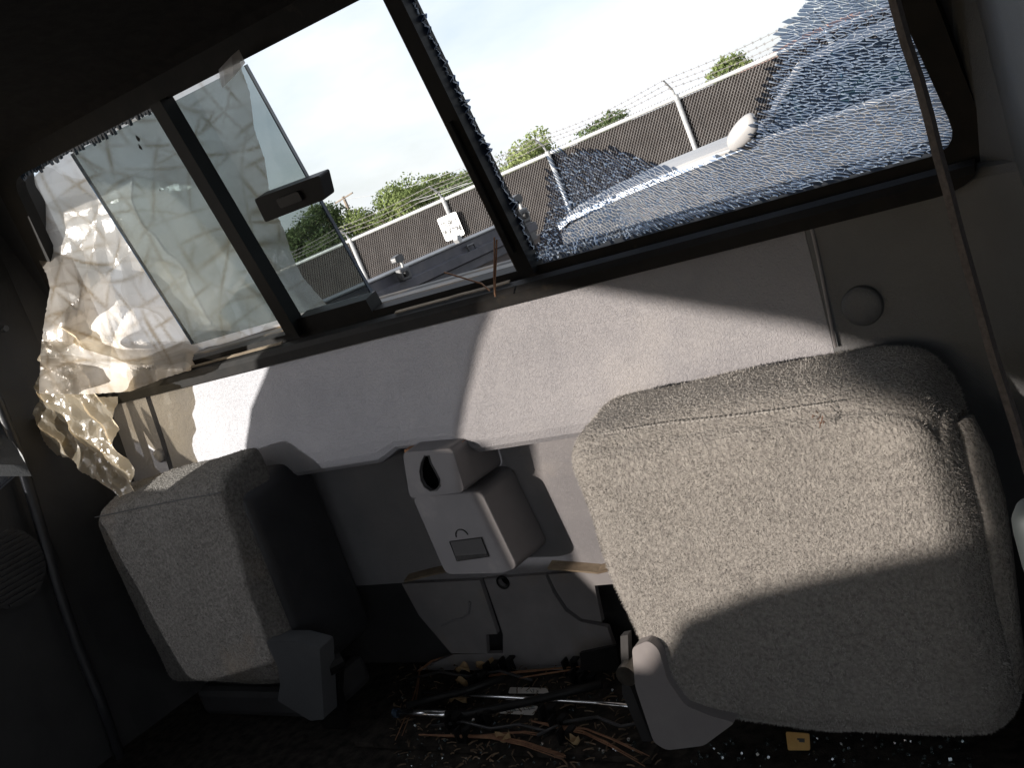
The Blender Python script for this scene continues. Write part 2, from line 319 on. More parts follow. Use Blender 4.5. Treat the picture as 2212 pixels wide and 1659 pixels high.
def mk(name, vf, m, parent=None, base=None, frame=None, smooth=False):
    vv, ff = (vf.v, vf.f) if isinstance(vf, G) else vf
    if base is None: base = BASE[parent.name] if parent else (0, 0, 0)
    b = np.array(base, float)
    me = bpy.data.meshes.new(name); me.from_pydata([tuple(map(float, np.array(p) - b)) for p in vv], [], ff); me.validate(); me.update()
    me.materials.append(MATS[m])
    if smooth: me.polygons.foreach_set('use_smooth', [True] * len(me.polygons))
    o = bpy.data.objects.new(name, me); C.objects.link(o); BASE[o.name] = tuple(b)
    if parent: o.parent = parent
    else: o.matrix_world = (frame or CAB) @ Matrix.Translation(b.tolist())
    if smooth == 'auto':
        pass
    return o
def tag(o, label=None, cat=None, group=None, kind=None):
    if label: o['label'] = label
    if cat: o['category'] = cat
    if group: o['group'] = group
    if kind: o['kind'] = kind
    return o
def thing(name, label, cat, base, frame=None, group=None):
    o = bpy.data.objects.new(name, None); C.objects.link(o); o.empty_display_size = .05
    o.matrix_world = (frame or CAB) @ Matrix.Translation([float(q) for q in base]); BASE[o.name] = tuple(base); return tag(o, label, cat, group)
def arcs(cx_, cy_, r, n=24, ry=None): return [(cx_ + r * math.cos(2 * math.pi * k / n), cy_ + (ry or r) * math.sin(2 * math.pi * k / n)) for k in range(n)]
fnW = lambda n0: (lambda a, b, d: wp(a, b, n0 + d))
fnY = lambda y0: (lambda a, b, d: np.array([a, y0 + d, b]))
fnX = lambda x0: (lambda a, b, d: np.array([x0 + d, a, b]))
def poly_y(pxs, y): return [(onY(*q, y)[0], onY(*q, y)[2]) for q in pxs]
LX, RX = -1.66, -.125                           # the cab's side walls
# ------------------------------------------------------------------ setting: the cab shell
bw = plate([(-1.80, -.03), (.0, -.03), (.0, .50), (-1.80, .50)], [roundpoly([(-1.618, -.012), (-.200, -.012), (-.230, .372), (-1.52, .372)], .04)], fnW(.016), .03)
tag(mk('cab_rear_wall', bw, 'dark_trim'), kind='structure')
tag(mk('cab_lower_rear_wall', plate([(-1.80, -.9), (-.02, -.9), (-.02, -.15), (-1.80, -.15)], [], fnY(1.130), .03), 'dark_trim'), kind='structure')
prof = [(1.005, .232), (.985, .262), (.93, .292), (.80, .318), (.45, .345), (.0, .35), (-.55, .345), (-.9, .36), (-1.75, .40)]
secs = []
for x in np.linspace(-1.78, .33, 17):
    k = min(1, ((x + .9) / .8) ** 2) * .2; secs.append([np.array([x, y, z - .03 * k * min(1, (1.0 - y) / .2)]) for y, z in prof] + [np.array([x, y, z + .05]) for y, z in reversed(prof)])
tag(mk('cab_ceiling', sweep(secs, True), 'headliner', smooth=False), kind='structure')
tag(mk('cab_floor', plate([(-1.8, -1.8), (.33, -1.8), (.33, 1.12), (-1.8, 1.12)], [], lambda a, b, d: np.array([a, b, -.70 + d]), -.03), 'carpet'), kind='structure')
# sun patches, carried back along the sun to the left side of the cab: unseen openings shaped to mask the sun
def to_left(P, x=LX): t = (P[0] - x) / -SUNC[0]; q = P + SUNC * t; return (q[1], q[2])
pY = lambda px, py, y: to_left(onY(px, py, y))
qr_top = [pY(40, 470, 1.0), pY(250, 330, .99), pY(430, 470, 1.03), pY(600, 735, 1.06)]
qr_edge = [pY(600, 735, 1.06), pY(588, 800, 1.06), pY(553, 880, 1.055), pY(543, 960, 1.05), pY(552, 1015, 1.045)]
qr_low = [pY(552, 1015, 1.045), pY(470, 1025, 1.045), pY(390, 975, 1.05), pY(352, 925, 1.05), pY(300, 880, 1.05), (.775, -.195), (1.05, -.165)]
dr_edge = [pY(1090, 638, 1.062), pY(1050, 740, 1.057), pY(1020, 870, 1.05), pY(1008, 952, 1.045), pY(1008, 970, 1.012), pY(1020, 1066, 1.012), pY(1128, 1230, 1.026), pY(1255, 1238, 1.095)]
dr_low = [pY(1255, 1238, 1.095), pY(1330, 1312, 1.095), pY(1478, 1440, .91), pY(1540, 1338, .91), pY(1700, 1272, .91), pY(1900, 1222, .91), pY(2165, 1160, .92)]
dr_top = [(dr_low[-1][0], pY(2050, 775, 1.045)[1]), pY(1950, 740, 1.05), pY(1800, 692, 1.055), pY(1500, 640, 1.06), pY(1300, 608, 1.062), pY(1170, 606, 1.062), pY(1090, 638, 1.062)]
tint_low = [pY(1255, 1238, 1.095), pY(1130, 1252, 1.03), pY(950, 1255, 1.03), pY(868, 1080, 1.02), pY(858, 990, 1.045), pY(500, 1060, .915), pY(622, 1430, .915), pY(420, 1490, .915), pY(225, 1140, .915)]
sun_mask = qr_top + dr_edge[:1] + dr_top[::-1][1:] + dr_low[::-1] + tint_low[1:] + qr_low[::-1][:1]
tinted = qr_edge[:1] + dr_edge + tint_low[1:] + qr_low[::-1][:1] + qr_low[::-1][1:] + qr_edge[::-1][1:-1]
bright_zone = dr_edge + dr_low[1:] + dr_top[:-1]
lwall = tag(mk('cab_left_wall', plate([(-1.8, -.85), (1.14, -.85), (1.14, .60), (-1.8, .60)], [sun_mask], fnX(LX), -.035), 'dark_trim'), kind='structure')  # hole cut to the outlines of the sun patches
mk('dim_sun_pane', plate(tinted, [], fnX(LX - .010), -.004), 'dark_tint', lwall); mk('bright_sun_pane', plate(bright_zone, [], fnX(LX - .018), -.004), 'light_tint', lwall)  # unseen panes added to dim the sun zone by zone
tag(mk('cab_right_wall', sweep([[np.array([x, y, z]) for x, y in ((-.205, 1.085), (-.188, 1.066), (-.165, 1.04), (-.15, .99), (-.13, .9), (-.103, .8), (-.06, .6), (.3, .6), (.3, 1.12), (-.05, 1.12))] for z in np.linspace(-.85, .45, 12)], True), 'trim'), kind='structure')
tag(mk('right_light_blocker', plate([(-1.8, -.85), (.62, -.85), (.62, .45), (-1.8, .45)], [[(-1.2, -.78), (.22, -.78), (.22, .30), (-1.2, .30)]], fnX(.30), .03), 'dark_trim'), kind='structure')  # unseen dark panel added to cut ambient light; its hole lets some in
tag(mk('cab_front_wall', plate([(-1.8, -.85), (.33, -.85), (.33, .5), (-1.8, .5)], [[(-1.45, -.20), (.0, -.20), (.0, .33), (-1.45, .33)]], fnY(-1.75), -.03), 'dark_trim'), kind='structure')
tag(mk('dashboard', rbox((-.89, -.95, -.55), (1.5, .35, .6), .05, 3), 'dark_trim'), kind='structure')
# ------------------------------------------------------------------ rear window
rw = thing('rear_window', 'black framed sliding rear window of the truck cab, both side panes shattered', 'window', wp(-.9, 0))
inner = roundpoly([(-1.603, .0), (-.212, .002), (-.252, .358), (-1.508, .358)], .030)
outer = roundpoly([(-1.640, -.030), (-.186, -.030), (-.214, .395), (-1.545, .395)], .05)
mk('frame', plate(outer, [inner], fnW(-.004), .018), 'rubber', rw)
def wbar(name, xa, xb, wa, wb, n0, n1, m, tilt=0): return mk(name, plate([(xa, wa), (xb, wa), (xb - tilt, wb), (xa - tilt, wb)], [], fnW(n0), n1 - n0), m, rw)
cbx = win(1135, 580)[0]
wbar('bar', cbx - .001, cbx + .020, -.004, .362, -.016, .012, 'black')
wbar('channel', cbx - .0095, cbx - .0025, .000, .360, -.006, .010, 'sillmetal')
wbar('channel', cbx + .004, cbx + .010, .03, .20, -.022, -.017, 'black')
lbx = win(650, 715)[0]
wbar('bar', lbx - .012, lbx + .011, -.003, .361, -.018, .006, 'black')
# sliding pane, pushed to the left
s0, s1 = win(140, 345)[0] + .004, win(815, 655, .014)[0]
sp = mk('sliding_pane', plate([(s0, .020), (s1, .020), (s1, .352), (s0, .352)], [], fnW(.012), .004), 'slider_glass', rw)
mk('pane_edge', plate([(s1 - .0005, .021), (s1 + .0016, .021), (s1 + .0016, .352), (s1 - .0005, .352)], [], fnW(.0114), .0052), 'shardedge', sp)
mk('pane_edge', plate([(s0 - .0015, .021), (s0 + .0005, .021), (s0 + .0005, .352), (s0 - .0015, .352)], [], fnW(.0114), .0052), 'shardedge', sp)
mk('pane_rail', plate([(lbx + .0112, -.001), (s1 + .003, -.001), (s1 + .003, .0195), (lbx + .0112, .0195)], [], fnW(-.006), .026), 'black', rw)
l0 = [win(*q, -.012) for q in [(549, 430), (690, 378), (703, 430), (573, 480)]]
lt = mk('latch', plate(roundpoly(l0, .004), [], fnW(-.012), .022), 'black', rw)
lm = np.mean(l0, axis=0)
mk('latch_tab', plate(roundpoly([(lm[0] - .02, lm[1] - .006), (lm[0] + .022, lm[1] - .006), (lm[0] + .022, lm[1] + .007), (lm[0] - .02, lm[1] + .007)], .003), [], fnW(-.016), .0035), 'trimblack', lt)
# sills under the glass: inner rubber ledge, dirt line, outer metal ledges
sr = lambda x: .018 * (1 - math.sqrt(max(0, 1 - max(0, (x + .24) / .041) ** 2)))
mk('sill', sweep([[wp(x, a, b) for a, b in ((-.026 + sr(x), -.040), (-.012, -.040), (-.006, -.034), (-.004, -.023), (-.026 + sr(x), -.0225))] for x in list(np.linspace(-1.6, -.24, 12)) + [-.23, -.22, -.212, -.205, -.2]], True), 'rubber', rw)
mk('dirt_strip', sweep([[wp(x, a, b + .0015 * noise.noise(Vector((x * 40, 0, 0)))) for a, b in ((-.0032, -.0275), (-.0022, -.0225), (-.0010, -.0222), (-.0020, -.0278))] for x in np.linspace(win(880, 665)[0], cbx - .012, 24)], True), 'dirtline', rw)
mk('dirt_strip', sweep([[wp(x, a, b + .0015 * noise.noise(Vector((x * 40, 0, 0)))) for a, b in ((-.0032, -.0275), (-.0022, -.0225), (-.0010, -.0222), (-.0020, -.0278))] for x in np.linspace(-1.40, lbx - .02, 20)], True), 'dirtline', rw)
mk('outer_ledge', sweep([[wp(x, a, b) for a, b in ((-.03, .0145), (-.001, .0145), (.001, .020), (-.003, .045), (-.03, .045))] for x in np.linspace(-1.6, -.22, 20)], True), 'sillmetal', rw)
mk('outer_ledge', sweep([[wp(x, a, b) for a, b in ((-.05, .0455), (-.0045, .0455), (-.003, .052), (-.0035, .06), (-.05, .06))] for x in np.linspace(-1.6, -.22, 20)], True), 'sillmetal', rw)
# ---- shattered tempered glass
def clip(poly, p, nrm):
    res = []
    for i in range(len(poly)):
        a, b = poly[i], poly[(i + 1) % len(poly)]; da, db = (a - p).dot(nrm), (b - p).dot(nrm)
        if da <= 0: res.append(a)
        if da * db < 0: res.append(a + (b - a) * (da / (da - db)))
    return res
def inside(p, poly):
    c_ = False; n = len(poly)
    for i in range(n):
        a, b = poly[i], poly[i - 1]
        if (a[1] > p[1]) != (b[1] > p[1]) and p[0] < (b[0] - a[0]) * (p[1] - a[1]) / (b[1] - a[1]) + a[0]: c_ = not c_
    return c_
top_px = [(1150, 566), (1165, 520), (1190, 428), (1186, 395), (1193, 362), (1204, 326), (1226, 337), (1256, 330), (1291, 322), (1310, 331), (1328, 322), (1356, 333), (1393, 351), (1447, 362), (1476, 371), (1538, 357), (1610, 326), (1628, 301), (1646, 235), (1665, 181), (1690, 101), (1693, 83), (1719, 36), (1737, 0), (1762, -60), (1800, -140)]
RG = [win(*q) for q in top_px] + [(-.251, .355), (-.213, .004), (cbx + .020, .002)]
def field(x, w_):           # direction of the cracks in the picture, turned into the window plane
    px = 1145 + (x - (cbx + .024)) / .5 * 900
    a = 58 if px < 1330 else max(14, 58 - (px - 1330) * .075)
    p = np.array([math.cos(R(a)), -math.sin(R(a))])
    return p
def shatter(region, cell, asp, seed, orient=None):
    rg = np.random.default_rng(seed); P = np.array(region); lo, hi = P.min(0), P.max(0); seeds = []
    # seeds on a jittered grid whose pitch follows the local cell size
    w_ = lo[1]
    while w_ < hi[1]:
        x = lo[0]
        while x < hi[0]:
            cs = cell(x, w_); q = np.array([x, w_]) + rg.uniform(-.42, .42, 2) * cs
            if inside(q, region): seeds.append(q)
            x += cs * 1.05
        w_ += cell((lo[0] + hi[0]) / 2, w_) * .95
    S = np.array(seeds); cells = []
    for i, s in enumerate(S):
        d = field(*s); e = np.array([-d[1], d[0]]); D = S - s
        k = asp(*s); M = np.outer(d, d) / k ** 2 + np.outer(e, e) * k ** .6
        dist = np.einsum('ij,jk,ik->i', D, M, D); nb = np.argsort(dist)[1:16]; cs = cell(*s)
        poly = [s + (d * (cs * (.30 + .75 * k) * math.cos(t)) + e * (cs * .9 * math.sin(t))) * (.78 if s[1] > .2 else 1) * rg.uniform(.62, 1.2) for t in np.linspace(.2, 6.48, 7)[:-1]]
        for j in nb:
            nrm = M @ D[j]
            poly = clip(poly, s + D[j] * .5, nrm)
            if len(poly) < 3: break
        if len(poly) >= 3: cells.append((s, poly))
    return cells
cellsz = lambda x, w_: (.0037 if (x < cbx + .16 and w_ < .075) else .0050) * (1 + .45 * noise.noise(Vector((x * 38, w_ * 38, 3))))
aspf = lambda x, w_: 1.1 if (x < cbx + .15 and w_ < .06) else (2.9 if w_ < .2 else 1.15)
cells = shatter(RG, cellsz, aspf, 3)
def area(pl): return abs(sum(pl[i - 1][0] * pl[i][1] - pl[i][0] * pl[i - 1][1] for i in range(len(pl)))) / 2
cells.sort(key=lambda c_: -area(c_[1]))
rest = G(); crk = G(); drk = G()
glass('fragment', (.20, .25, .34), .03, 0, rough=.05)
for i, (s, pl) in enumerate(cells):
    a, b = rng.normal(0, .02, 2)
    q = list(pl); d = field(*s)
    for k in range(len(pl)):
        e = pl[k] - pl[k - 1]; L = np.linalg.norm(e)
        if L < 1e-5: continue
        no_ = np.array([e[1], -e[0]]) / L
        if no_.dot(pl[k] - s) < 0: no_ = -no_
        q = clip(q, pl[k] - no_ * (.00036 if (abs(e.dot(d)) / L > .62 and s[1] < .235) else .00012), no_)
        if len(q) < 3: break
    if len(q) < 3: continue
    f = lambda x, w_, d, s=s, a=a, b=b: wp(x, w_, d + (x - s[0]) * a + (w_ - s[1]) * b)
    vf = plate([tuple(p) for p in q], [], f, .0035)
    n_ = len(q); vf = (vf[0], [t for t in vf[1] if len(t) == 3 and max(t) < n_])        # one tinted face per piece
    vf = (vf[0][:n_], vf[1])
    if i < 300: mk('glass_fragment', vf, 'fragment', rw)
    else: rest.add(vf)
    d = field(*s)
    for k in range(len(pl)):
        p0, p1 = pl[k - 1], pl[k]; e = p1 - p0; L = np.linalg.norm(e)
        if L < .0012 or not inside((p0 + p1) / 2, RG): continue
        if (p0 + p1)[0] / 2 < s[0] - .0004 and rng.random() < .8: continue       # each crack once
        al = abs(e.dot(d)) / L; nrm = np.array([-e[1], e[0]]) / L; top = (p0 + p1)[1] / 2
        hi_ = top > .235
        if al > .62 and (not hi_ or rng.random() < .12):
            ww = rng.uniform(.0006, .0014) * (1.25 if top < .06 else 1.1); tgt = crk
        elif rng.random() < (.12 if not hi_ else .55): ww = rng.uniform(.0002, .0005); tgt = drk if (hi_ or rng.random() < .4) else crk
        else: continue
        c0 = p0 + e * rng.uniform(0, .12); c1 = p1 - e * rng.uniform(0, .12); tw = rng.uniform(-.0006, .0006)
        if nrm[1] < 0: nrm = -nrm
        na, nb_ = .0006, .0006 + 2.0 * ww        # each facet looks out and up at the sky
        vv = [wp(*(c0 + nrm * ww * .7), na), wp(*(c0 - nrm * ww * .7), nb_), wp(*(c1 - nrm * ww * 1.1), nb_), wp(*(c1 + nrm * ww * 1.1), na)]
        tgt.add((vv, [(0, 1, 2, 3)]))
tag(mk('glass_fragments', rest, 'fragment', rw), kind='stuff')
tag(mk('crack_facets', crk, 'crack', rw), kind='stuff'); tag(mk('crack_dark_facets', drk, 'shardedge', rw), kind='stuff')  # second mesh: dark glass facets among the bright cracks
# teeth of glass left along the middle bar and along the top of the left pane
teeth = G(); tedge = G(); w_ = .02
while w_ < .352:
    h = rng.uniform(.004, .010); L = rng.uniform(.003, .009) + (.005 if rng.random() < .12 else 0); x0 = cbx + .0185
    pl = [(x0, w_), (x0 + L * .75, w_ + h * .15), (x0 + L, w_ + h * rng.uniform(.3, .8)), (x0 + L * .5, w_ + h), (x0, w_ + h * .95)]
    teeth.add(plate(pl, [], fnW(.001 + rng.uniform(-.001, .001)), .004))
    for k in (1, 2):
        a, b = np.array(pl[k]), np.array(pl[k + 1]); tedge.add(tube([wp(*a, 0), wp(*b, .001)], rng.uniform(.0003, .0009), 4))
    if rng.random() < .6: tedge.add(tube([wp(*pl[0], 0), wp(*pl[2], .0)], .0005, 4))
    w_ += h * rng.uniform(.8, 1.1)
tp = tag(mk('glass_teeth', teeth, 'fragment', rw), kind='stuff'); tag(mk('tooth_edges', tedge, 'crack', tp), kind='stuff')
teeth2 = G(); x = -1.50
while x < lbx - .02:
    h = rng.uniform(.004, .010); L = rng.uniform(.003, .012); t_ = .359
    teeth2.add(plate([(x, t_), (x + h * .2, t_ - L * .7), (x + h * .5, t_ - L), (x + h * .7, t_ - L * .6), (x + h, t_)], [], fnW(-.002), .005)); x += h * rng.uniform(.85, 1.4)
tag(mk('glass_teeth', teeth2, 'shardedge', rw), kind='stuff')
# ------------------------------------------------------------------ rear trim panel
pn = thing('rear_trim_panel', 'grey grained plastic trim panel below the rear window, crossed by a sunlit patch', 'trim panel', (-.93, 1.06, -.34))
def panel_sec(x, bot, sh=0.):
    pr = [(1.100, -.1445), (1.074, -.144), (1.067, -.147), (1.0625, -.155), (1.0605, -.167), (1.0575, -.20), (1.054, -.24), (1.049, -.28), (1.0455, -.305)]
    z1 = bot; pr = [(y, z) for y, z in pr if z > z1 + .03]
    pr += [(1.0445, z1 + .020), (1.046, z1 + .009), (1.051, z1 + .002), (1.059, z1), (1.120, z1 + .002)]
    return [np.array([x, y - sh, z]) for y, z in pr]
def botz(x):
    if x < -1.04: return -.336
    if x < -1.00: return -.336 + .016 * (x + 1.04) / .04
    if x < -.905: return -.320 - .004 * (x + 1.0) / .095
    if x < -.865: return -.324 - .019 * (x + .905) / .04
    return -.343
xs = sorted(set(list(np.linspace(-1.487, -.372, 60)) + [-1.04, -1.0, -.905, -.865]))
full = []
for x in xs:
    s = panel_sec(x, -.343); b = botz(x); s2 = []
    for p in s:
        k = min(1, max(0, (-.25 - p[2]) / .093)); s2.append(np.array([p[0], p[1], p[2] + (b + .343) * k]))
    full.append(s2)
mk('main_panel', sweep(full, True), 'panel', pn, smooth=False)
lp = mk('left_end_panel', sweep([panel_sec(x, -.343, .001) for x in np.linspace(-1.60, -1.4985, 8)], True), 'panel', pn)
rsec = []
for x in np.linspace(-.3705, -.155, 16):
    k = max(0, (x + .25) / .095); s = [(1.100, -.1435), (1.071, -.143), (1.064, -.146), (1.0595, -.154), (1.0575, -.168), (1.051, -.24), (1.042, -.31), (1.03, -.40), (1.02, -.50), (1.100, -.50)]
    rsec.append([np.array([x, y - .03 * k * k if y < 1.09 else y, z]) for y, z in s])
rp_ = mk('right_end_panel', sweep(rsec, True), 'trim', pn)
def button(px, py, y, r, parent, m='trim'):
    c_ = onY(px, py, y); vv = []; ff = []; n = 28
    for k, (rr, dy) in enumerate(((r, .004), (r, -.0012), (r * .94, -.0026), (r * .7, -.0042), (r * .3, -.005))):
        for i in range(n): t = 2 * math.pi * i / n; vv.append(c_ + np.array([rr * math.cos(t), dy, rr * math.sin(t)]))
    for k in range(4):
        for i in range(n): ff.append((k * n + i, k * n + (i + 1) % n, (k + 1) * n + (i + 1) % n, (k + 1) * n + i))
    ff.append(tuple(range(4 * n, 5 * n))); return mk('screw_cap', (vv, ff), m, parent, smooth=True)
button(1862, 661, 1.046, .0205, rp_); button(344, 985, 1.0455, .0115, lp, 'panel')
mk('clip_edge', tube([onY(1743, 447, 1.060), onY(1768, 560, 1.053), onY(1805, 750, 1.040)], .0017, 6), 'hinge', pn)
# ------------------------------------------------------------------ lower rear wall boards
lw = thing('lower_trim_board', 'dark grey lower trim board with grooves and a round hole between the folded seats', 'trim board', (-.95, 1.085, -.69))
mk('upper_board', plate([(-1.36, -.548), (-.52, -.548), (-.52, -.325), (-1.36, -.325)], [], fnY(1.102), .012), 'panel_low', lw)
g1 = [(1040, 1252), (1060, 1312), (1078, 1368)]; g2 = [(1180, 1240), (1197, 1280), (1222, 1318), (1255, 1342), (1312, 1352)]
yb = 1.092
L_ = poly_y([(868, 1262), (1036, 1254), (1056, 1314), (1074, 1370), (1050, 1372), (1052, 1412), (975, 1412), (905, 1330)], yb)
M_ = poly_y([(1044, 1253), (1176, 1243), (1193, 1283), (1219, 1322), (1253, 1346), (1310, 1357), (1325, 1400), (1250, 1412), (1255, 1450), (900, 1450), (978, 1416), (1085, 1413), (1085, 1372)], yb)
R_ = poly_y([(1184, 1242), (1316, 1233), (1330, 1262), (1284, 1266), (1300, 1345), (1257, 1338), (1225, 1314), (1201, 1277)], yb)
mk('board', plate(L_, [], fnY(yb), .008), 'board', lw)
hc = onY(1086, 1259, yb); mk('board', plate(M_, [arcs(hc[0], hc[2], .0085, 20)], fnY(yb + .002), .008), 'board', lw)
mk('board', plate(R_, [], fnY(yb + .0005), .008), 'board', lw)
mk('hole_rim', sweep([[np.array([hc[0] + r * math.cos(t), yb + d, hc[2] + r * math.sin(t)]) for r, d in ((.0085, .0), (.0105, -.001), (.0105, .002), (.0085, .002))] for t in np.linspace(0, 2 * math.pi, 21)]), 'black', lw)
e1 = [onY(*q, 1.086) for q in [(872, 1256), (915, 1245), (963, 1234)]]; e2 = [onY(*q, 1.086) for q in [(1182, 1228), (1235, 1232), (1290, 1237), (1312, 1232)]]
mk('ledge', sweep([[p, p + np.array([0, .016, .004]), p + np.array([0, .016, -.003]), p + np.array([0, .001, -.003])] for p in e1], True), 'dirtline', lw)
mk('ledge', sweep([[p, p + np.array([0, .016, .004]), p + np.array([0, .016, -.003]), p + np.array([0, .001, -.003])] for p in e2], True), 'dirtline', lw)
crv = [onY(*q, yb - .001) for q in [(955, 1352), (975, 1342), (1000, 1336), (1012, 1325), (1015, 1300)]]
mk('ridge', tube(crv, .002, 6), 'panel_low', lw)
mk('bracket', plate(poly_y([(1252, 1412), (1330, 1396), (1340, 1450), (1256, 1450)], 1.05), [], fnY(1.05), .006), 'black', lw)
# ------------------------------------------------------------------ latch cover
lc = thing('latch_cover', 'stepped grey plastic latch cover with a teardrop hole under the trim panel', 'latch cover', (-.9, 1.05, -.5))
def cover_body(front_px, yf, yb_, r, name, holes_px=None, grow=.006, m='cover'):
    fr = poly_y(front_px, yf); fr = roundpoly(fr, r, 5); cxy = np.mean(np.array(fr), axis=0); g = G()
    holes = [[(onY(*q, yf)[0], onY(*q, yf)[2]) for q in h] for h in (holes_px or [])]
    ins = [tuple(cxy + (np.array(p) - cxy) * .975) for p in fr]
    # front plate, bevel, sides
    loops = [ins] + holes; flat = [p for l in loops for p in l]; tr = tessellate_polygon([[Vector((a, b, 0)) for a, b in l] for l in loops])
    g.add(([np.array([a, yf, b]) for a, b in flat], [tuple(t) for t in tr]))
    rings = [[np.array([a, yf, b]) for a, b in ins]]
    for s_, y in ((.992, yf + .0012), (1.0, yf + .004), (1.0 + grow * 3, (yf + yb_) / 2), (1.0 + grow * 8, yb_)):
        rings.append([np.array([cxy[0] + (a - cxy[0]) * s_, y, cxy[1] + (b - cxy[1]) * s_]) for a, b in fr])
    n = len(fr); vv = [p for r_ in rings for p in r_]; ff = [(i * n + k, i * n + (k + 1) % n, (i + 1) * n + (k + 1) % n, (i + 1) * n + k) for i in range(len(rings) - 1) for k in range(n)]
    g.add((vv, ff))
    for h in holes:
        n = len(h); vv = [np.array([a, yf + d, b]) for d in (0, .006) for a, b in h]; g.add((vv, [(k, (k + 1) % n, (k + 1) % n + n, k + n) for k in range(n)]))
    return mk(name, g, m, lc)
tear = [(917, 985), (926, 985), (930, 1000), (940, 1018), (949, 1036), (950, 1050), (942, 1059), (930, 1061), (917, 1052), (909, 1037), (907, 1018), (910, 1000)]
up = cover_body([(868, 977), (978, 968), (1006, 1064), (884, 1078)], 1.012, 1.10, .010, 'upper_housing', [tear])
mk('hole_back', plate(poly_y([(880, 975), (970, 975), (990, 1070), (890, 1070)], 1.045), [], fnY(1.045), .004), 'black', up)
mk('hole_rim', tube([onY(*q, 1.0115) for q in tear + tear[:1]], .0012, 5), 'dark_trim', up)
lowr = cover_body([(888, 1072), (1040, 1062), (1120, 1228), (1090, 1240), (962, 1243)], 1.026, 1.10, .012, 'lower_housing')
rc_ = poly_y([(972, 1170), (1040, 1161), (1056, 1202), (988, 1212)], 1.0250)
mk('recess', plate(rc_, [], fnY(1.0242), .001), 'dark_trim', lowr)
mk('tape', plate(poly_y([(985, 1201), (1050, 1196), (1052, 1201), (990, 1213)], 1.0236), [], fnY(1.0234), .0006), 'steel', lowr)
mk('recess_edge', tube([np.array([a, 1.0242, b]) for a, b in rc_ + rc_[:1]], .0008, 5), 'black', lowr)
mk('ring_mark', tube([np.array([onY(998, 1158, 1.0252)[0] + .0105 * math.cos(t), 1.0252, onY(998, 1158, 1.0252)[2] + .0095 * math.sin(t)]) for t in np.linspace(.1, math.pi + .1, 14)], .0008, 5), 'black', lowr)
mk('top_gap', plate(poly_y([(873, 972), (998, 955), (1000, 963), (875, 982)], 1.036), [], fnY(1.036), .03), 'rust', up)
# ------------------------------------------------------------------ folded seats
def fuzz(o_v, o_f, name, m, parent, count, ln, wd, cond, seed):
    rg = np.random.default_rng(seed); V = np.array(o_v); tri = []
    for q in o_f:
        tri.append((q[0], q[1], q[2]));
        if len(q) == 4: tri.append((q[0], q[2], q[3]))
    T_ = np.array(tri); A, B, Cc = V[T_[:, 0]], V[T_[:, 1]], V[T_[:, 2]]; cr_ = np.cross(B - A, Cc - A); ar = np.linalg.norm(cr_, axis=1) + 1e-12; nr = cr_ / ar[:, None]
    mid = (A + B + Cc) / 3; keep = cond(mid, nr); pr_ = ar * keep; pr_ = pr_ / pr_.sum()
    id_ = rg.choice(len(T_), count, p=pr_); u = rg.random(count); v = rg.random(count); sw = u + v > 1; u[sw] = 1 - u[sw]; v[sw] = 1 - v[sw]
    P = A[id_] + (B - A)[id_] * u[:, None] + (Cc - A)[id_] * v[:, None]; nn_ = nr[id_]
    fl_ = np.array([noise.noise_vector(Vector((p * 22).tolist())) for p in P]) ; d = nn_ * .8 + rg.normal(0, .6, (count, 3)) + np.array([.15, 0, -.4]) + fl_ * 1.1; d /= np.linalg.norm(d, axis=1)[:, None]
    sd = np.cross(d, rg.normal(0, 1, (count, 3))); sd /= np.linalg.norm(sd, axis=1)[:, None]
    l = ln * rg.uniform(.5, 1.3, count)[:, None]; w2 = wd * rg.uniform(.6, 1.3, count)[:, None]
    base = P - nn_ * .0004
    VV = np.empty((count * 3, 3)); VV[0::3] = base - sd * w2; VV[1::3] = base + sd * w2; VV[2::3] = base + d * l
    me = bpy.data.meshes.new(name); me.vertices.add(count * 3); me.vertices.foreach_set('co', (VV - np.array(BASE[parent.name])).ravel())
    me.loops.add(count * 3); me.loops.foreach_set('vertex_index', np.arange(count * 3)); me.polygons.add(count); me.polygons.foreach_set('loop_start', np.arange(0, count * 3, 3)); me.polygons.foreach_set('loop_total', np.full(count, 3))
    me.update(); me.validate(); me.materials.append(MATS[m]); o = bpy.data.objects.new(name, me); C.objects.link(o); o.parent = parent; BASE[o.name] = BASE[parent.name]; return tag(o, kind='stuff')
front = lambda mid, nr: ((nr[:, 1] < .2) | (nr[:, 2] > .3)).astype(float) + .02
# right seat
rs = thing('folded_jump_seat', 'large grey fuzzy jump seat folded up at right, half in sunlight', 'seat', (-.43, .98, -.66))
def tapR(S, p):
    S = S.copy(); S[2] += (.030 * (p[1] + 1) / 2 * (.6 + .4 * (p[0] + 1) / 2) - .018 - .03 * max(0, p[0]) ** 5) * max(0, p[2]) ; S[0] += -.018 * p[2] * (p[0] > 0) * -1 * .0
    if p[2] < 0 and p[0] < 0: S[2] += .02 * p[0] * p[2]
    S[0] += -.012 * max(0, -p[2]) * p[0]; return S
rc0 = np.array([-.450, .975, -.478]); cu = cushion(rc0, (.203, .062, .192), .038, 28, (0, .010, .006), 11, .005, tapR)
cR = mk('cushion', cu, 'velour', rs, smooth=True); fuzz(cu[0], cu[1], 'fuzz', 'fibre', cR, 110000, .0034, .00036, front, 1)
st = [onY(px, py, .913) for px, py in [(1300, 938), (1400, 921), (1550, 905), (1700, 885), (1800, 872)]]
g = G()
for k in range(len(st) - 1):
    for q in np.arange(0, .97, .07): a_ = st[k] + (st[k + 1] - st[k]) * q; g.add(tube([a_, a_ + (st[k + 1] - st[k]) * .04], .0007, 4))
mk('stitching', g, 'fibre', cR)
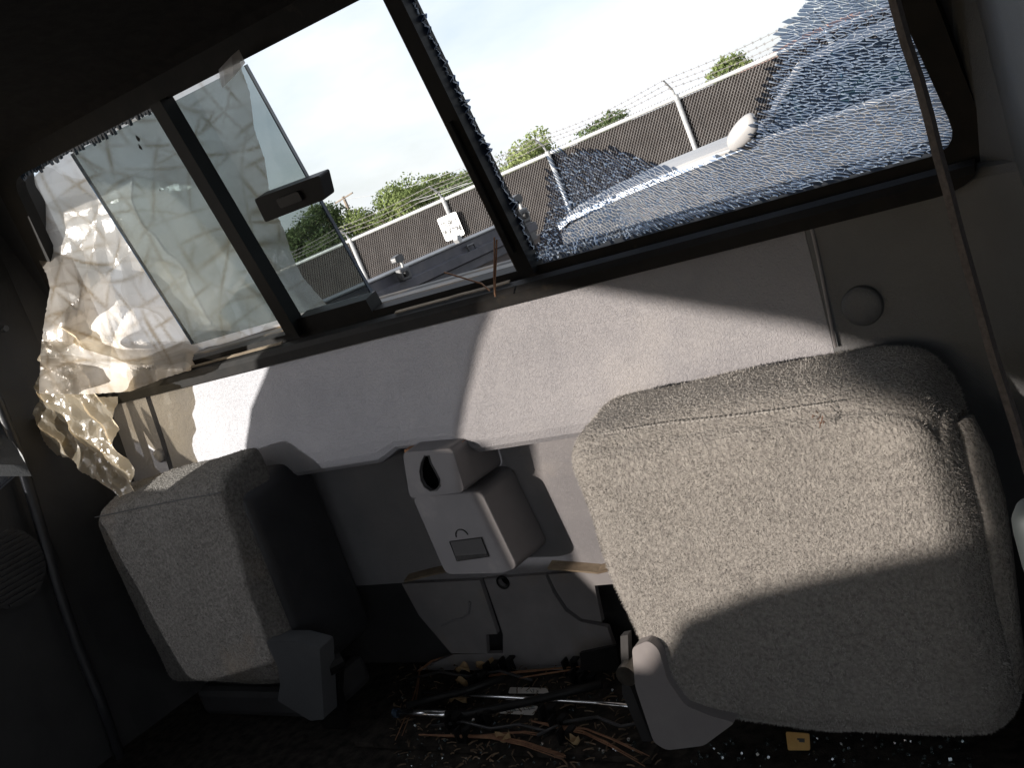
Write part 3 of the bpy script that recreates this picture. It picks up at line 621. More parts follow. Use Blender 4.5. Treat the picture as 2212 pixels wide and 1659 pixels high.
bol = [onY(*q, .955) for q in [(2080, 905), (2110, 985), (2135, 1080), (2150, 1180), (2170, 1330), (2190, 1480)]]
cb = tube(bol, [.010, .014, .015, .015, .014, .012], 12); mk('side_roll', cb, 'velour', rs, smooth=True)
hg = [(1365, 1400), (1400, 1384), (1422, 1402), (1442, 1470), (1480, 1525), (1535, 1548), (1588, 1562), (1520, 1612), (1440, 1622), (1412, 1605), (1372, 1485)]
h_ = mk('hinge_cover', plate(roundpoly(poly_y(hg, .898), .006, 3), [], fnY(.898), .028), 'hinge', rs)
mk('hinge_pivot', tube([onY(1352, 1462, .915), onY(1352, 1462, .915) + np.array([0, .02, 0])], .013, 14), 'dullsteel', rs)
mk('hinge_arm', plate(poly_y([(1340, 1375), (1356, 1372), (1360, 1480), (1412, 1610), (1392, 1612), (1344, 1500)], .93), [], fnY(.93), .01), 'dark_trim', rs)
for px, py in ((1770, 905), (1605, 1325), (1690, 1376)):
    g = G(); c2 = onY(px, py, .905)
    for k in range(14): p = c2 + rng.normal(0, 1, 3) * np.array([.0018, .0012, .004]); g.add(tube([p, p + rng.normal(0, .002, 3)], .0005, 3))
    tag(mk('rust_stain', g, 'needle', cR), kind='stuff')
# left seat
ls = thing('folded_jump_seat', 'small dim grey jump seat folded up at left under the torn plastic film', 'seat', (-1.38, .98, -.6))
lc0 = np.array([-1.388, .968, -.455])
def tapL(S, p):
    S = S.copy(); S[2] += .024 * (p[1] + 1) / 2 * max(0, p[2]) + .010 * p[0] * max(0, p[2]); S[0] += .012 * max(0, -p[2]) * (1 if p[0] < 0 else -.6); return S
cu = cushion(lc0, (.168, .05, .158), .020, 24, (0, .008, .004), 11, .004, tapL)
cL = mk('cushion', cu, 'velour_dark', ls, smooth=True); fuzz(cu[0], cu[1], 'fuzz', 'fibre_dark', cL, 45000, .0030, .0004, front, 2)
mk('seam', tube([onY(*q, .9165) for q in [(205, 1118), (300, 1098), (400, 1078), (478, 1064)]], .0009, 5), 'dark_trim', cL)
mk('side_panel', rbox((-1.277, 1.012, -.462), (.125, .155, .305), .022, 4), 'vinyl', ls, smooth=True)
hl = [(575, 1385), (640, 1386), (690, 1400), (700, 1555), (670, 1558), (600, 1515), (605, 1480), (600, 1440), (585, 1410)]
mk('hinge_cover', plate(roundpoly(poly_y(hl, .905), .004, 3), [], fnY(.905), .03), 'trim', ls)
mk('hinge_pivot', tube([onY(705, 1440, .93), onY(705, 1440, .93) + np.array([0.01, .02, 0])], .016, 14), 'black', ls)
mk('hinge_arm', plate(poly_y([(688, 1430), (735, 1430), (730, 1500), (760, 1640), (705, 1640), (690, 1520)], .94), [], fnY(.94), .012), 'black', ls)
mk('lower_support', rbox((-1.38, 1.0, -.665), (.30, .11, .05), .012), 'dark_trim', ls)
# ------------------------------------------------------------------ plastic film
def sheet(outline, spacing, fn, amp, seed, jit=.35):
    rg = np.random.default_rng(seed); P = np.array(outline); lo, hi = P.min(0), P.max(0); pts = []; n = 0
    for i in range(len(P)):
        a, b = P[i], P[(i + 1) % len(P)]; k = max(1, int(np.linalg.norm(b - a) / spacing))
        for j in range(k): pts.append(a + (b - a) * j / k + (rg.normal(0, spacing * .12, 2) if j else 0))
    n = len(pts); edges = [(i, (i + 1) % n) for i in range(n)]; ring = [tuple(p) for p in pts]
    for x in np.arange(lo[0], hi[0], spacing):
        for y in np.arange(lo[1], hi[1], spacing):
            q = np.array([x, y]) + rg.uniform(-jit, jit, 2) * spacing
            if inside(q, ring): pts.append(q)
    r = delaunay_2d_cdt([Vector(p) for p in pts], edges, [], 1, 1e-6)
    V2 = [np.array(p) for p in r[0]]; return [fn(p[0], p[1]) for p in V2], [tuple(f) for f in r[2]]
def folds(x, w_, seed):
    v = Vector((x * 6.5 + seed, w_ * 5.0 - x * 2.5, seed * 1.7)); a = 1 - abs(noise.noise(v)) * 2.4
    b = 1 - abs(noise.noise(v * 2.3 + Vector((5, 3, 1)))) * 2.2; c_ = noise.noise(v * 6)
    return max(a, -.3) ** 3 * .6 + max(b, -.3) ** 3 * .3 + c_ * .12
pf = thing('plastic_film', 'torn dirty translucent plastic film hanging over the broken left side of the rear window', 'plastic film', wp(-1.4, 0))
out_px = [(515, 112), (522, 150), (540, 200), (548, 270), (556, 300), (572, 345), (580, 400), (592, 450), (615, 500), (632, 555), (655, 600), (690, 640), (725, 680), (640, 745), (420, 797), (350, 818), (280, 846), (180, 852), (84, 850), (88, 760), (96, 690), (108, 622), (100, 590), (70, 540), (48, 480), (42, 410), (130, 330), (340, 200), (440, 150)]
def sst(a, b, v): t = max(0, min(1, (v - a) / (b - a))); return t * t * (3 - 2 * t)
def film_y(px, py):         # depth: outside the sliding pane at right, hanging into the cab at lower left
    a = win(px, py, .052); y = wp(*a, .052)[1]; return y - .168 * sst(345, 120, px) * sst(400, 800, py) - .105 * sst(735, 800, py) * sst(455, 395, px)
def fold_n(px, py, sd, k=1.):   # long folds running down to the left
    a = (px * .86 + py * .50) / 150 * k; b = (-.50 * px + .86 * py) / 430 * k
    return noise.noise(Vector((a + .22 * noise.noise(Vector((px / 110, py / 110, sd))), b, sd)))
ridge = lambda n_: max(-.2, 1 - 2.6 * abs(n_)) ** 2
def film_p(px, py):
    a = .35 + .65 * sst(470, 300, px); y = film_y(px, py)
    return onY(px, py, y - a * (.007 * ridge(fold_n(px, py, 2., .75)) + crumple(px, py)))
frg = np.random.default_rng(21)
CRW = [(frg.normal(.55, .75), l_, l_ * frg.uniform(.000030, .000050), frg.random()) for l_ in (260, 190, 150, 120, 95, 70, 52)]
def crumple(px, py):        # straight sharp creases crossing each other, flat between them
    h = 0.
    for th, l_, A_, ph_ in CRW:
        v = (px * math.cos(th) + py * math.sin(th)) / l_ + ph_ + .55 * noise.noise(Vector((px / 260, py / 260, l_))); h += A_ * (abs((v % 1.) * 2 - 1) - .5)
    return h
def crease_line(px, py):
    c_ = 0.
    for th, l_, A_, ph_ in CRW[:5]:
        v = (px * math.cos(th) + py * math.sin(th)) / l_ + ph_ + .55 * noise.noise(Vector((px / 260, py / 260, l_))); t_ = abs((v % 1.) * 2 - 1); d_ = min(t_, 1 - t_) * l_ / 2
        c_ = max(c_, max(0, 1 - d_ / 6.) * max(0, .5 + 1.5 * noise.noise(Vector((px / 75, py / 75, l_)))))
    return c_
def stained(o, fn):         # dirt gathers in the creases
    me = o.data; at = me.attributes.new('stain', 'FLOAT', 'POINT'); b = np.array(BASE[o.name])
    at.data.foreach_set('value', [max(0., min(1., fn(np.array(v.co) + b))) for v in me.vertices]); return o
def crease(P, sd):
    x, z = P[0], P[2]; v = Vector((x * 6.5 + sd, z * 5.0 - x * 2.5, sd * 1.7)); a = abs(noise.noise(v)); b = abs(noise.noise(v * 2.3 + Vector((5, 3, 1)))); m_ = .5 + .9 * noise.noise(v * 1.1 + Vector((9, 2, 4)))
    return (max(0, 1 - a * 13) * .9 + max(0, 1 - b * 12) * .5 + max(0, .22 - a) * 1.0) * max(.1, m_)
ol = out_px
fs_ = sheet(ol, 4.6, lambda a, b: np.array([a, b, 0.]), 0, 3); fpx = [tuple(p[:2]) for p in fs_[0]]
fo = mk('sheet', ([film_p(*p) for p in fpx], fs_[1]), 'film', pf, smooth=False)
fa = fo.data.attributes.new('stain', 'FLOAT', 'POINT'); fa.data.foreach_set('value', [max(0., min(1., .9 * crease_line(*p) + .45 * max(0, noise.noise(Vector((p[0] / 120, p[1] / 80, 8.)))))) for p in fpx])
bu_px = [(150, 690), (185, 700), (205, 745), (215, 790), (240, 835), (275, 845), (280, 905), (285, 960), (310, 1010), (318, 1045), (292, 1056), (250, 1020), (190, 972), (150, 968), (125, 935), (102, 900), (105, 860), (112, 800), (125, 740)]
bl = [(onY(*q, .985)[0], onY(*q, 1.0)[2]) for q in bu_px]
def bunch(x, z):
    u = x * .88 + z * .47; ph = u * 21 + .9 * noise.noise(Vector((x * 7, 0, z * 5))); tri = abs((ph % 1.) * 2 - 1) - .5
    ph2 = u * 47 + z * 9 + 1.2 * noise.noise(Vector((x * 11, 4, z * 9))); tri2 = abs((ph2 % 1.) * 2 - 1) - .5
    return np.array([x, .958 + .013 * tri + .003 * tri2 + .9 * crumple(x * 1900, z * 1900) + .02 * max(0, -.2 - z), z])
stained(mk('bunched_end', sheet(bl, .0035, bunch, 0, 8), 'film_dirty', pf, smooth=False), lambda P: crease(P * 1.8, 5.) + .15)
cn = [np.array(onY(*q, .985 + d)) for q, d in [((472, 150), .0), ((500, 120), -.012), ((516, 106), -.02), ((530, 135), 0), ((505, 165), -.006), ((480, 190), .0)]]
mk('corner', (cn, [(0, 1, 4, 5), (1, 2, 3, 4)]), 'film', pf)
# dark scorched flecks and a torn strip of tape stuck on the film near the top edge
fl = G()
for px, py, s in [(298, 300, 6), (303, 318, 5), (372, 300, 3), (415, 320, 4), (377, 285, 2), (345, 410, 2)]:
    a, b = win(px, py, .006); pts = [(a + s * .0005 * rng.uniform(.5, 1.2) * math.cos(t), b + s * .0009 * rng.uniform(.4, 1.2) * math.sin(t)) for t in np.linspace(0, 6.0, 9)]
    fl.add(plate(pts, [], fnW(.006), .0006))
tag(mk('dirt_flecks', fl, 'rubber', pf), kind='stuff')
# ------------------------------------------------------------------ left side trim
lt_ = thing('left_quarter_trim', 'dark plastic corner trim left of the rear window with a rounded pillar edge', 'trim', (LX, .95, -.6))
mk('pillar_edge', tube([onX(*q, -1.635) for q in [(-60, 760), (0, 878), (42, 985), (85, 1130), (125, 1270), (165, 1390), (215, 1510), (260, 1640)]], [.009] * 8, 10), 'vinyl', lt_, smooth=True)
mk('corner_cover', sweep([[np.array([x, y, z]) for x, y in ((-1.62, 1.085), (-1.64, 1.06), (-1.652, 1.02), (-1.656, .97), (-1.658, .90))] for z in np.linspace(-.75, .33, 10)]), 'dark_trim', lt_)
sill_ = [onX(-60, 880, -1.655), onX(-5, 905, -1.648), onX(48, 983, -1.614), onX(57, 1004, -1.610), onX(-60, 1004, -1.652)]
mk('window_sill', (sill_ + [p + np.array([.0, .0, -.02]) for p in sill_] , [(0, 1, 2, 3, 4), (9, 8, 7, 6, 5)] + [(i, i + 5, (i + 1) % 5 + 5, (i + 1) % 5) for i in range(5)]), 'trim', lt_)
sc_ = onX(8, 711, -1.645); mk('screw', tube([sc_, sc_ + np.array([.008, 0, 0])], .005, 10), 'trim', lt_)
gp = thing('speaker_grille', 'round ribbed speaker grille low on the dark left side wall', 'speaker grille', onX(20, 1230, -1.64))
gc = onX(18, 1228, -1.635)
mk('grille_disc', tube([gc + np.array([-.012, 0, 0]), gc], .062, 28), 'dark_trim', gp)
for k in range(-6, 7):
    z = k * .0088; h = math.sqrt(max(1e-5, .058 ** 2 - z * z)); mk('rib', box(gc + np.array([.002, 0, z]), (.006, 2 * h, .0042)), 'dark_trim', gp)
# ------------------------------------------------------------------ seat belt
sb = thing('seat_belt', 'out of focus dark seat belt webbing hanging down the right side', 'seat belt', onY(2150, 700, .62))
path = [onY(*q, .60) for q in [(1915, -60), (1933, 10), (1955, 90), (1982, 169), (2006, 256), (2024, 331), (2045, 406), (2069, 500), (2100, 610), (2145, 770), (2190, 910), (2230, 1050)]]
mk('webbing', sweep([[p + np.array(q) for q in ((-.0020, -.003, 0), (.0022, -.005, 0), (.0026, .004, .0), (-.0016, .006, .0))] for p in path], True), 'belt', sb)
rg_ = onY(2252, 1172, .45)
tag(mk('seat_side_handle', cushion(rg_, (.0095, .012, .020), .009, 8, namp=0), 'greyplastic', smooth=True), 'pale grey rounded plastic handle at the far right border of the photo', 'handle')
# ------------------------------------------------------------------ things on the floor between the seats
FZ = -.698
tr_ = thing('tool_tray', 'black plastic jack tool tray with clips on the littered floor', 'tool tray', (-.9, .97, FZ))
mk('tray', plate([(-1.14, .90), (-.66, .90), (-.66, 1.068), (-1.14, 1.068)], [], lambda a, b, d: np.array([a, b, FZ + d]), .008), 'carpet', tr_)
for px, py in [(1062, 1447), (1232, 1440), (1248, 1464), (978, 1563), (1205, 1566), (1222, 1592), (1045, 1552), (1182, 1543), (1095, 1437), (1035, 1472), (1000, 1590), (1270, 1475)]:
    p = onZ(px, py, FZ + .016); g = G(); g.add(box(p + np.array([-.007, 0, 0]), (.003, .014, .022))); g.add(box(p + np.array([.007, 0, 0]), (.003, .014, .022))); g.add(box(p + np.array([0, 0, -.009]), (.017, .014, .004))); g.add(box(p + np.array([.011, 0, .011]), (.010, .012, .003)))
    mk('clip', g, 'black', tr_)
def rod(name, pts, r, m, label, cat):
    return tag(mk(name, tube([onZ(px, py, z) for px, py, z in pts], r, 10), m, base=onZ(*pts[0][:2], FZ), smooth=True), label, cat)
rod('jack_rod', [(912, 1499, FZ + .022), (1100, 1508, FZ + .022), (1290, 1520, FZ + .022), (1366, 1527, FZ + .022)], .0032, 'steel', 'long thin shiny steel jack rod lying across the floor tray', 'rod')
wr = thing('wheel_wrench', 'black wheel wrench with a chrome end lying on the floor tray', 'wrench', onZ(900, 1545, FZ))
mk('chrome_end', tube([onZ(862, 1541, FZ + .02), onZ(965, 1544, FZ + .02)], .0058, 12), 'steel', wr, smooth=True)
mk('handle', tube([onZ(965, 1544, FZ + .02), onZ(1010, 1545, FZ + .022), onZ(1150, 1515, FZ + .03), onZ(1300, 1478, FZ + .03)], .0058, 10), 'black', wr, smooth=True)
mk('tip', tube([onZ(852, 1541, FZ + .02), onZ(862, 1541, FZ + .02)], .0068, 10), 'shardedge', wr)
tag(mk('pry_bar', tube([onZ(880, 1525, FZ + .03), onZ(1000, 1495, FZ + .03), onZ(1090, 1465, FZ + .03)], .005, 10), 'black', base=onZ(880, 1525, FZ), smooth=True), 'short black bar crossing under the steel jack rod', 'bar')
def sticker(pxs, label, lines):
    P = [onZ(*q, FZ + .0095) for q in pxs]; c2 = np.mean(P, axis=0); t_ = thing('instruction_sticker', label, 'sticker', c2)
    mk('paper', plate(roundpoly([(p[0], p[1]) for p in P], .003, 3), [], lambda a, b, d: np.array([a, b, FZ + .0095 + d]), .0006), 'sticker', t_)
    g = G()
    for l in lines: g.add(tube([onZ(*q, FZ + .0104) for q in l], .0005, 4))
    mk('drawing', g, 'ink', t_)
sticker([(1102, 1486), (1182, 1488), (1186, 1499), (1098, 1499)], 'narrow white paper sticker behind the steel jack rod', [[(1145, 1491), (1150, 1497)], [(1153, 1491), (1153, 1497)], [(1158, 1491), (1163, 1494), (1158, 1497)]])
sticker([(1090, 1522), (1163, 1527), (1152, 1546), (1078, 1542)], 'white paper sticker with a line drawing in front of the steel jack rod', [[(1092, 1538), (1100, 1530), (1150, 1528)], [(1096, 1539), (1156, 1531)], [(1100, 1530), (1104, 1538)], [(1110, 1530), (1114, 1537)], [(1120, 1529), (1124, 1536)], [(1130, 1529), (1134, 1535)], [(1140, 1528), (1144, 1534)]])
def needles(pts, n, spread, seed, label, group='fallen pine needles', lift=.010):
    rg = np.random.default_rng(seed); base = onZ(*pts[0], FZ); t_ = thing('pine_needles', label, 'pine needles', base, group=group)
    for k in range(n):
        off = rg.normal(0, spread, 2); q = []
        for i, (px, py) in enumerate(pts):
            s = i / (len(pts) - 1); q.append(onZ(px, py, FZ + lift + .004 * rg.random()) + np.array([off[0] * s, off[1] * s, .003 * math.sin(s * 3)]))
        mk('needle', tube(q, [.0011] * (len(q) - 1) + [.0005], 5), 'needle', t_)
needles([(912, 1588), (980, 1594), (1060, 1598), (1130, 1612), (1215, 1640)], 6, .006, 1, 'long sheaf of brown pine needles at the front edge of the floor')
needles([(905, 1588), (1000, 1596), (1080, 1590), (1130, 1585), (1165, 1588)], 2, .004, 2, 'thin pair of brown pine needles curving up from the front sheaf')
needles([(1148, 1558), (1200, 1572), (1262, 1582), (1320, 1606), (1385, 1638)], 5, .006, 3, 'sheaf of brown pine needles beside the plastic hinge cover')
needles([(1265, 1440), (1200, 1448), (1120, 1456), (1060, 1460)], 4, .004, 4, 'brown pine needles against the foot of the rear board')
needles([(1240, 1447), (1180, 1462), (1120, 1470)], 2, .004, 6, 'two crossed brown pine needles behind the steel jack rod', lift=.02)
needles([(972, 1417), (935, 1432), (905, 1452)], 3, .004, 7, 'brown pine needles leaning at the dark left corner of the tray')
needles([(908, 1440), (905, 1490), (900, 1520), (870, 1595)], 2, .005, 8, 'single brown pine needles pointing forward at left of the tray')
for k, (px, py, s, lab) in enumerate([(1050, 1440, .018, 'curled tan dead leaf behind the tray clips'), (1000, 1450, .013, 'folded tan dead leaf left of the curled one'), (990, 1515, .015, 'crumpled brown dead leaf beside the wrench'), (1000, 1480, .010, 'small yellowish dead leaf above the jack rod'), (1240, 1605, .010, 'tiny tan leaf scrap at the front of the floor'), (1090, 1600, .012, 'dark brown leaf under the front pine needles')]):
    c2 = onZ(px, py, FZ + .012); vv = []; ff = []
    for i in range(7):
        for j in range(5):
            a, b = i / 3 - 1, j / 2 - 1; wd = s * .55 * math.sqrt(max(.02, 1 - a * a)); vv.append(c2 + np.array([a * s, b * wd, .008 * b * b + .004 * math.sin(a * 3 + k)]))
    for i in range(6):
        for j in range(4): ff.append((i * 5 + j, i * 5 + j + 1, i * 5 + j + 6, i * 5 + j + 5))
    tag(mk('dead_leaf', (vv, ff), 'leaf', base=c2, smooth=True), lab, 'leaf')
g = G()
for k in range(330):
    px, py = rng.uniform(860, 1400), rng.uniform(1470, 1656)
    if k > 220: px, py = rng.uniform(1480, 2100), rng.uniform(1590, 1656)
    p = onZ(px, py, FZ + .010); s = rng.uniform(.0012, .0032); ax = np.array(Matrix.Rotation(rng.uniform(0, 3), 3, Vector(rng.normal(0, 1, 3).tolist()))); g.add(box(p, (s, s * rng.uniform(.7, 1.4), s), ax))
tag(mk('glass_crumbs', g, 'crumb'), 'tiny cubes of broken glass strewn over the dark floor', 'broken glass', kind='stuff')
for pts, lab in (([(880, 1470), (950, 1452), (1010, 1462), (1080, 1450), (1150, 1470)], 'thin black cable curling behind the jack rod at left'), ([(1160, 1590), (1220, 1560), (1290, 1550), (1340, 1570), (1400, 1560)], 'thin black cable looping beside the right hinge cover'), ([(930, 1570), (1000, 1560), (1060, 1575), (1120, 1566), (1180, 1580)], 'thin black cable lying in front of the wrench')):
    tag(mk('cable', tube([onZ(px, py, FZ + .012 + .006 * (i % 2)) for i, (px, py) in enumerate(pts)], .0022, 8), 'cable', base=onZ(*pts[0], FZ), smooth=True), lab, 'cable')
g = G()
for k in range(420):
    p = onZ(rng.uniform(850, 1420), rng.uniform(1432, 1656), FZ + .0095); t_ = rng.uniform(0, 6.28); L = rng.uniform(.002, .016); dd = np.array([math.cos(t_), math.sin(t_), rng.uniform(-.1, .3)]); g.add(tube([p, p + dd * L * .5 + (0, 0, .001), p + dd * L], rng.uniform(.0004, .0012), 4))
tag(mk('dirt_litter', g, 'litter'), 'dull brown scraps of twig and dirt scattered over the floor tray', 'litter', kind='stuff')
tg = thing('paper_tag', 'small orange paper tag standing under the right seat', 'tag', onY(1725, 1620, .95))
tpx = [(1697, 1582), (1748, 1586), (1750, 1622), (1702, 1622)]
mk('card', plate(roundpoly(poly_y(tpx, .935), .002, 2), [], fnY(.935), .001), 'manila', tg)
mk('print', plate(poly_y([(1722, 1596), (1738, 1597), (1738, 1605), (1726, 1604), (1726, 1600), (1722, 1600)], .9343), [], fnY(.9343), .0005), 'ink', tg)
# needles caught on the window sill
for k, (pts, lab) in enumerate([([(1068, 512), (1068, 560), (1067, 600), (1069, 636)], 'upright pair of brown pine needles stuck in the window track'), ([(960, 588), (1000, 600), (1040, 612), (1058, 628)], 'pale pine needle lying across the window track')]):
    t_ = thing('pine_needles', lab, 'pine needles', onY(*pts[-1], 1.045), group='needles in the window track')
    for d in ((0, 5) if k == 0 else (0,)):
        mk('needle', tube([onY(px + d * (1 - i * .25), py + d, 1.040 - .006 * i) for i, (px, py) in enumerate(pts)], .0011, 5), 'needle', t_)
# ------------------------------------------------------------------ the truck's own bed, left side
bd = thing('truck_bed', 'dark left side rail of the truck bed outside the window with bolted clamps', 'truck bed', (-1.65, 1.9, -.6))
BX = -1.64
r0, r1 = onX(700, 660, BX), onX(1165, 447, BX); zr = (onX(800, 613, BX)[2] + r1[2]) / 2
def bsec(y, dz=0): return [np.array([BX + a, y, zr + b]) for a, b in ((.0, -.075), (.0, -.055), (.012, -.050), (.012, -.030), (-.004, -.026), (-.004, -.004), (.0, .0), (-.05, .003), (-.06, -.075))]
mk('rail', sweep([bsec(y) for y in np.linspace(1.2, r1[1] - .06, 8)], True), 'bedmetal', bd)
mk('rail_edge', tube([np.array([BX - .002, 1.2, zr + .001]), np.array([BX - .002, r1[1] - .06, zr + .001])], .0035, 8), 'galv', bd)
mk('inner_wall', box((BX - .02, 1.95, zr - .28), (.02, 1.5, .42)), 'bedinner', bd)
mk('bed_floor', box((-.89, 1.95, zr - .50), (1.5, 1.5, .03)), 'bedinner', bd)
mk('tailgate', box((-.89, 2.72, zr - .40), (1.5, .03, .17)), 'bedinner', bd)
mk('front_wall', box((-.89, 1.185, zr - .30), (1.5, .02, .42)), 'bedinner', bd)
def clampat(px, py, s, hook):
    p = onX(px, py, BX + .02); cl = mk('clamp', rbox(p, (.03 * s, .055 * s, .05 * s), .006 * s), 'clamp', bd)
    mk('bolt', tube([p + np.array([.012 * s, -.01 * s, 0]), p + np.array([.026 * s, -.01 * s, 0])], .011 * s, 10), 'black', cl)
    if hook:
        mk('hook', tube([p + np.array([0, .01, .02]) * s, p + np.array([0, .012, .055]) * s], .0055 * s, 8), 'galv', cl)
        hp = roundpoly([(-.030, .048), (.022, .048), (.022, .068), (.008, .078), (-.030, .072)], .008); mk('hook_cap', plate(hp, [], lambda a, b, d: p + np.array([d - .011, a, b]) * s, .022), 'clamp', cl)
clampat(872, 592, .62, True); clampat(1128, 467, .8, True)
pb = onX(984, 518, BX + .012); mk('bolt', tube([pb, pb + np.array([.014, 0, 0])], .011, 6), 'galv', bd)
tri_ = [onX(*q, BX + .01) for q in [(1108, 490), (1155, 478), (1160, 510), (1140, 540), (1128, 545)]]
mk('gusset', (tri_ + [p + np.array([-.01, 0, 0]) for p in tri_], [(0, 1, 2, 3, 4), (9, 8, 7, 6, 5)] + [(i, i + 5, (i + 1) % 5 + 5, (i + 1) % 5) for i in range(5)]), 'clamp', bd)
gh = onX(1137, 503, BX + .012); mk('gusset_hole', tube([gh, gh + np.array([.003, 0, 0])], .008, 12), 'black', bd)
lpz = [onX(*q, BX + .004) for q in [(1008, 532), (1022, 526), (1030, 542), (1016, 548), (1008, 532)]]; mk('tie_loop', tube(lpz, .003, 6), 'clamp', bd)
# ------------------------------------------------------------------ outside: ground
def gz(x, y): k = max(0, min(1, (14 - abs(y)) / 6)); return -.5 * math.tanh(.067 * x / .5) * k
vv = []; ff = []; gx = np.concatenate([[-900, -300, -100, -50], np.linspace(-30, 30, 31), [50, 100, 300, 900]]); gy = np.concatenate([[-900, -200, -60], np.linspace(-30, 30, 31), [60, 200, 1500]])
for y in gy:
    for x in gx: vv.append((x, y, gz(x, y)))
n = len(gx)
for i in range(len(gy) - 1):
    for j in range(n - 1): ff.append((i * n + j, i * n + j + 1, (i + 1) * n + j + 1, (i + 1) * n + j))
tag(mk('ground', (vv, ff), 'asphalt', frame=WORLD, smooth=True), kind='structure')
# ------------------------------------------------------------------ fence
FY, RZ = 16.33, 1.955
posts = [-17.25, -14.70, -12.14, -9.66, -7.08, -4.55, -2.0, .55]
fe = thing('chain_link_fence', 'chain-link fence with dark brown slats and barbed wire beyond the truck', 'fence', (-9, FY, 0), WORLD)
FA, FB = -18.6, 1.6
mk('top_rail', tube([(FA, FY - .02, RZ), (FB, FY - .02, RZ)], .034, 10), 'galv', fe)
mk('bottom_rail', tube([(FA, FY - .02, .12), (FB, FY - .02, .12)], .02, 8), 'galv', fe)
for x in posts:
    p_ = mk('post', tube([(x, FY - .05, 0), (x, FY - .05, RZ - .02)], .042, 12), 'galv', fe, smooth=True)
    mk('outrigger', tube([(x, FY - .05, RZ - .03), (x, FY - .10, RZ + .14), (x, FY - .30, RZ + .32)], [.03, .020, .015], 8), 'galv', p_)
    mk('post_cap', tube([(x, FY - .05, RZ - .03), (x, FY - .05, RZ + .05)], [.046, .04], 12), 'galv', p_)
g = G()
for k, (dy, dz) in enumerate(((-.14, .17), (-.21, .245), (-.29, .315))):
    ps = []
    for i in range(len(posts) - 1):
        for s in np.linspace(0, 1, 8, endpoint=False): ps.append((posts[i] + (posts[i + 1] - posts[i]) * s, FY - .05 + dy, RZ + dz - .05 * math.sin(s * math.pi) * (1 + .4 * math.sin(i * 2 + k))))
    st_ = mk('barbed_wire', tube(ps, .0042, 5), 'wire', fe); b = G(); x = FA + 1.5
    while x < FB - 1.2:
        i = max(0, min(len(ps) - 2, int(np.searchsorted([q[0] for q in ps], x)) - 1)); q = np.array(ps[i]) + (np.array(ps[i + 1]) - np.array(ps[i])) * ((x - ps[i][0]) / (ps[i + 1][0] - ps[i][0]))
        b.add(tube([q + (-.012, 0, -.022), q + (.012, 0, .022)], .003, 4)); b.add(tube([q + (.012, .01, -.02), q + (-.012, -.01, .02)], .003, 4)); x += .13
    tag(mk('barbs', b, 'wire', st_), kind='stuff')
g = G(); x = FA
while x < FB:
    g.add(box((x, FY + .012, (RZ - .04 + .1) / 2), (.0565, .006, RZ - .14))); x += .058
tag(mk('slats', g, 'slat', fe), kind='stuff')
for sgn, yy, r_ in ((1, FY - .006, .0055), (-1, FY + .000, .0020)):
    g = G(); H = RZ + .055; sl_ = 1.05 * .058 / .058; x = FA - 2.2
    while x < FB + .2:
        x0, x1 = x, x + H / 1.35
        a, b = ((x0, .1), (x1, H)) if sgn > 0 else ((x1, .1), (x0, H))
        g.add(tube([(a[0], yy, a[1]), (b[0], yy, b[1])], r_, 4)); x += .058
    tag(mk('mesh_wires', g, 'wire', fe), kind='stuff')
# sign
Sg = [wY(*q, FY - .12) for q in [(935, 482), (988, 454), (1008, 504), (951, 528)]]
sx0, sx1 = -12.41, -11.93; sz0, sz1 = 1.21, 1.67
sn = thing('zone_sign', 'white rectangular metal sign with faded grey lettering on the fence', 'sign', (-12.17, FY - .11, sz0), WORLD)
mk('plate', plate(roundpoly([(sx0, sz0), (sx1, sz0), (sx1, sz1), (sx0, sz1)], .05), [], fnY(FY - .115), .006), 'signwhite', sn)
def text(body, x, z, y, size, parent, m, sx=1.):
    cu_ = bpy.data.curves.new('lettering', 'FONT'); cu_.body = body; cu_.align_x = 'CENTER'; cu_.align_y = 'CENTER'; cu_.size = size; cu_.offset = .005
    to = bpy.data.objects.new('t', cu_); C.objects.link(to); dg = bpy.context.evaluated_depsgraph_get(); me = bpy.data.meshes.new_from_object(to.evaluated_get(dg)); bpy.data.objects.remove(to)
    b = np.array(BASE[parent.name]); o = bpy.data.objects.new('lettering', me); C.objects.link(o); me.materials.clear(); me.materials.append(MATS[m])
    for v in me.vertices: c2 = v.co.copy(); v.co = Vector((x + c2.x * sx - b[0], y - b[1], z + c2.y - b[2]))
    o.parent = parent; BASE[o.name] = tuple(b); return o
text('TITLEMAX', -12.17, 1.51, FY - .1195, .135, sn, 'faded_ink', .66); text('DROP ZONE', -12.17, 1.36, FY - .1195, .135, sn, 'faded_ink', .60)
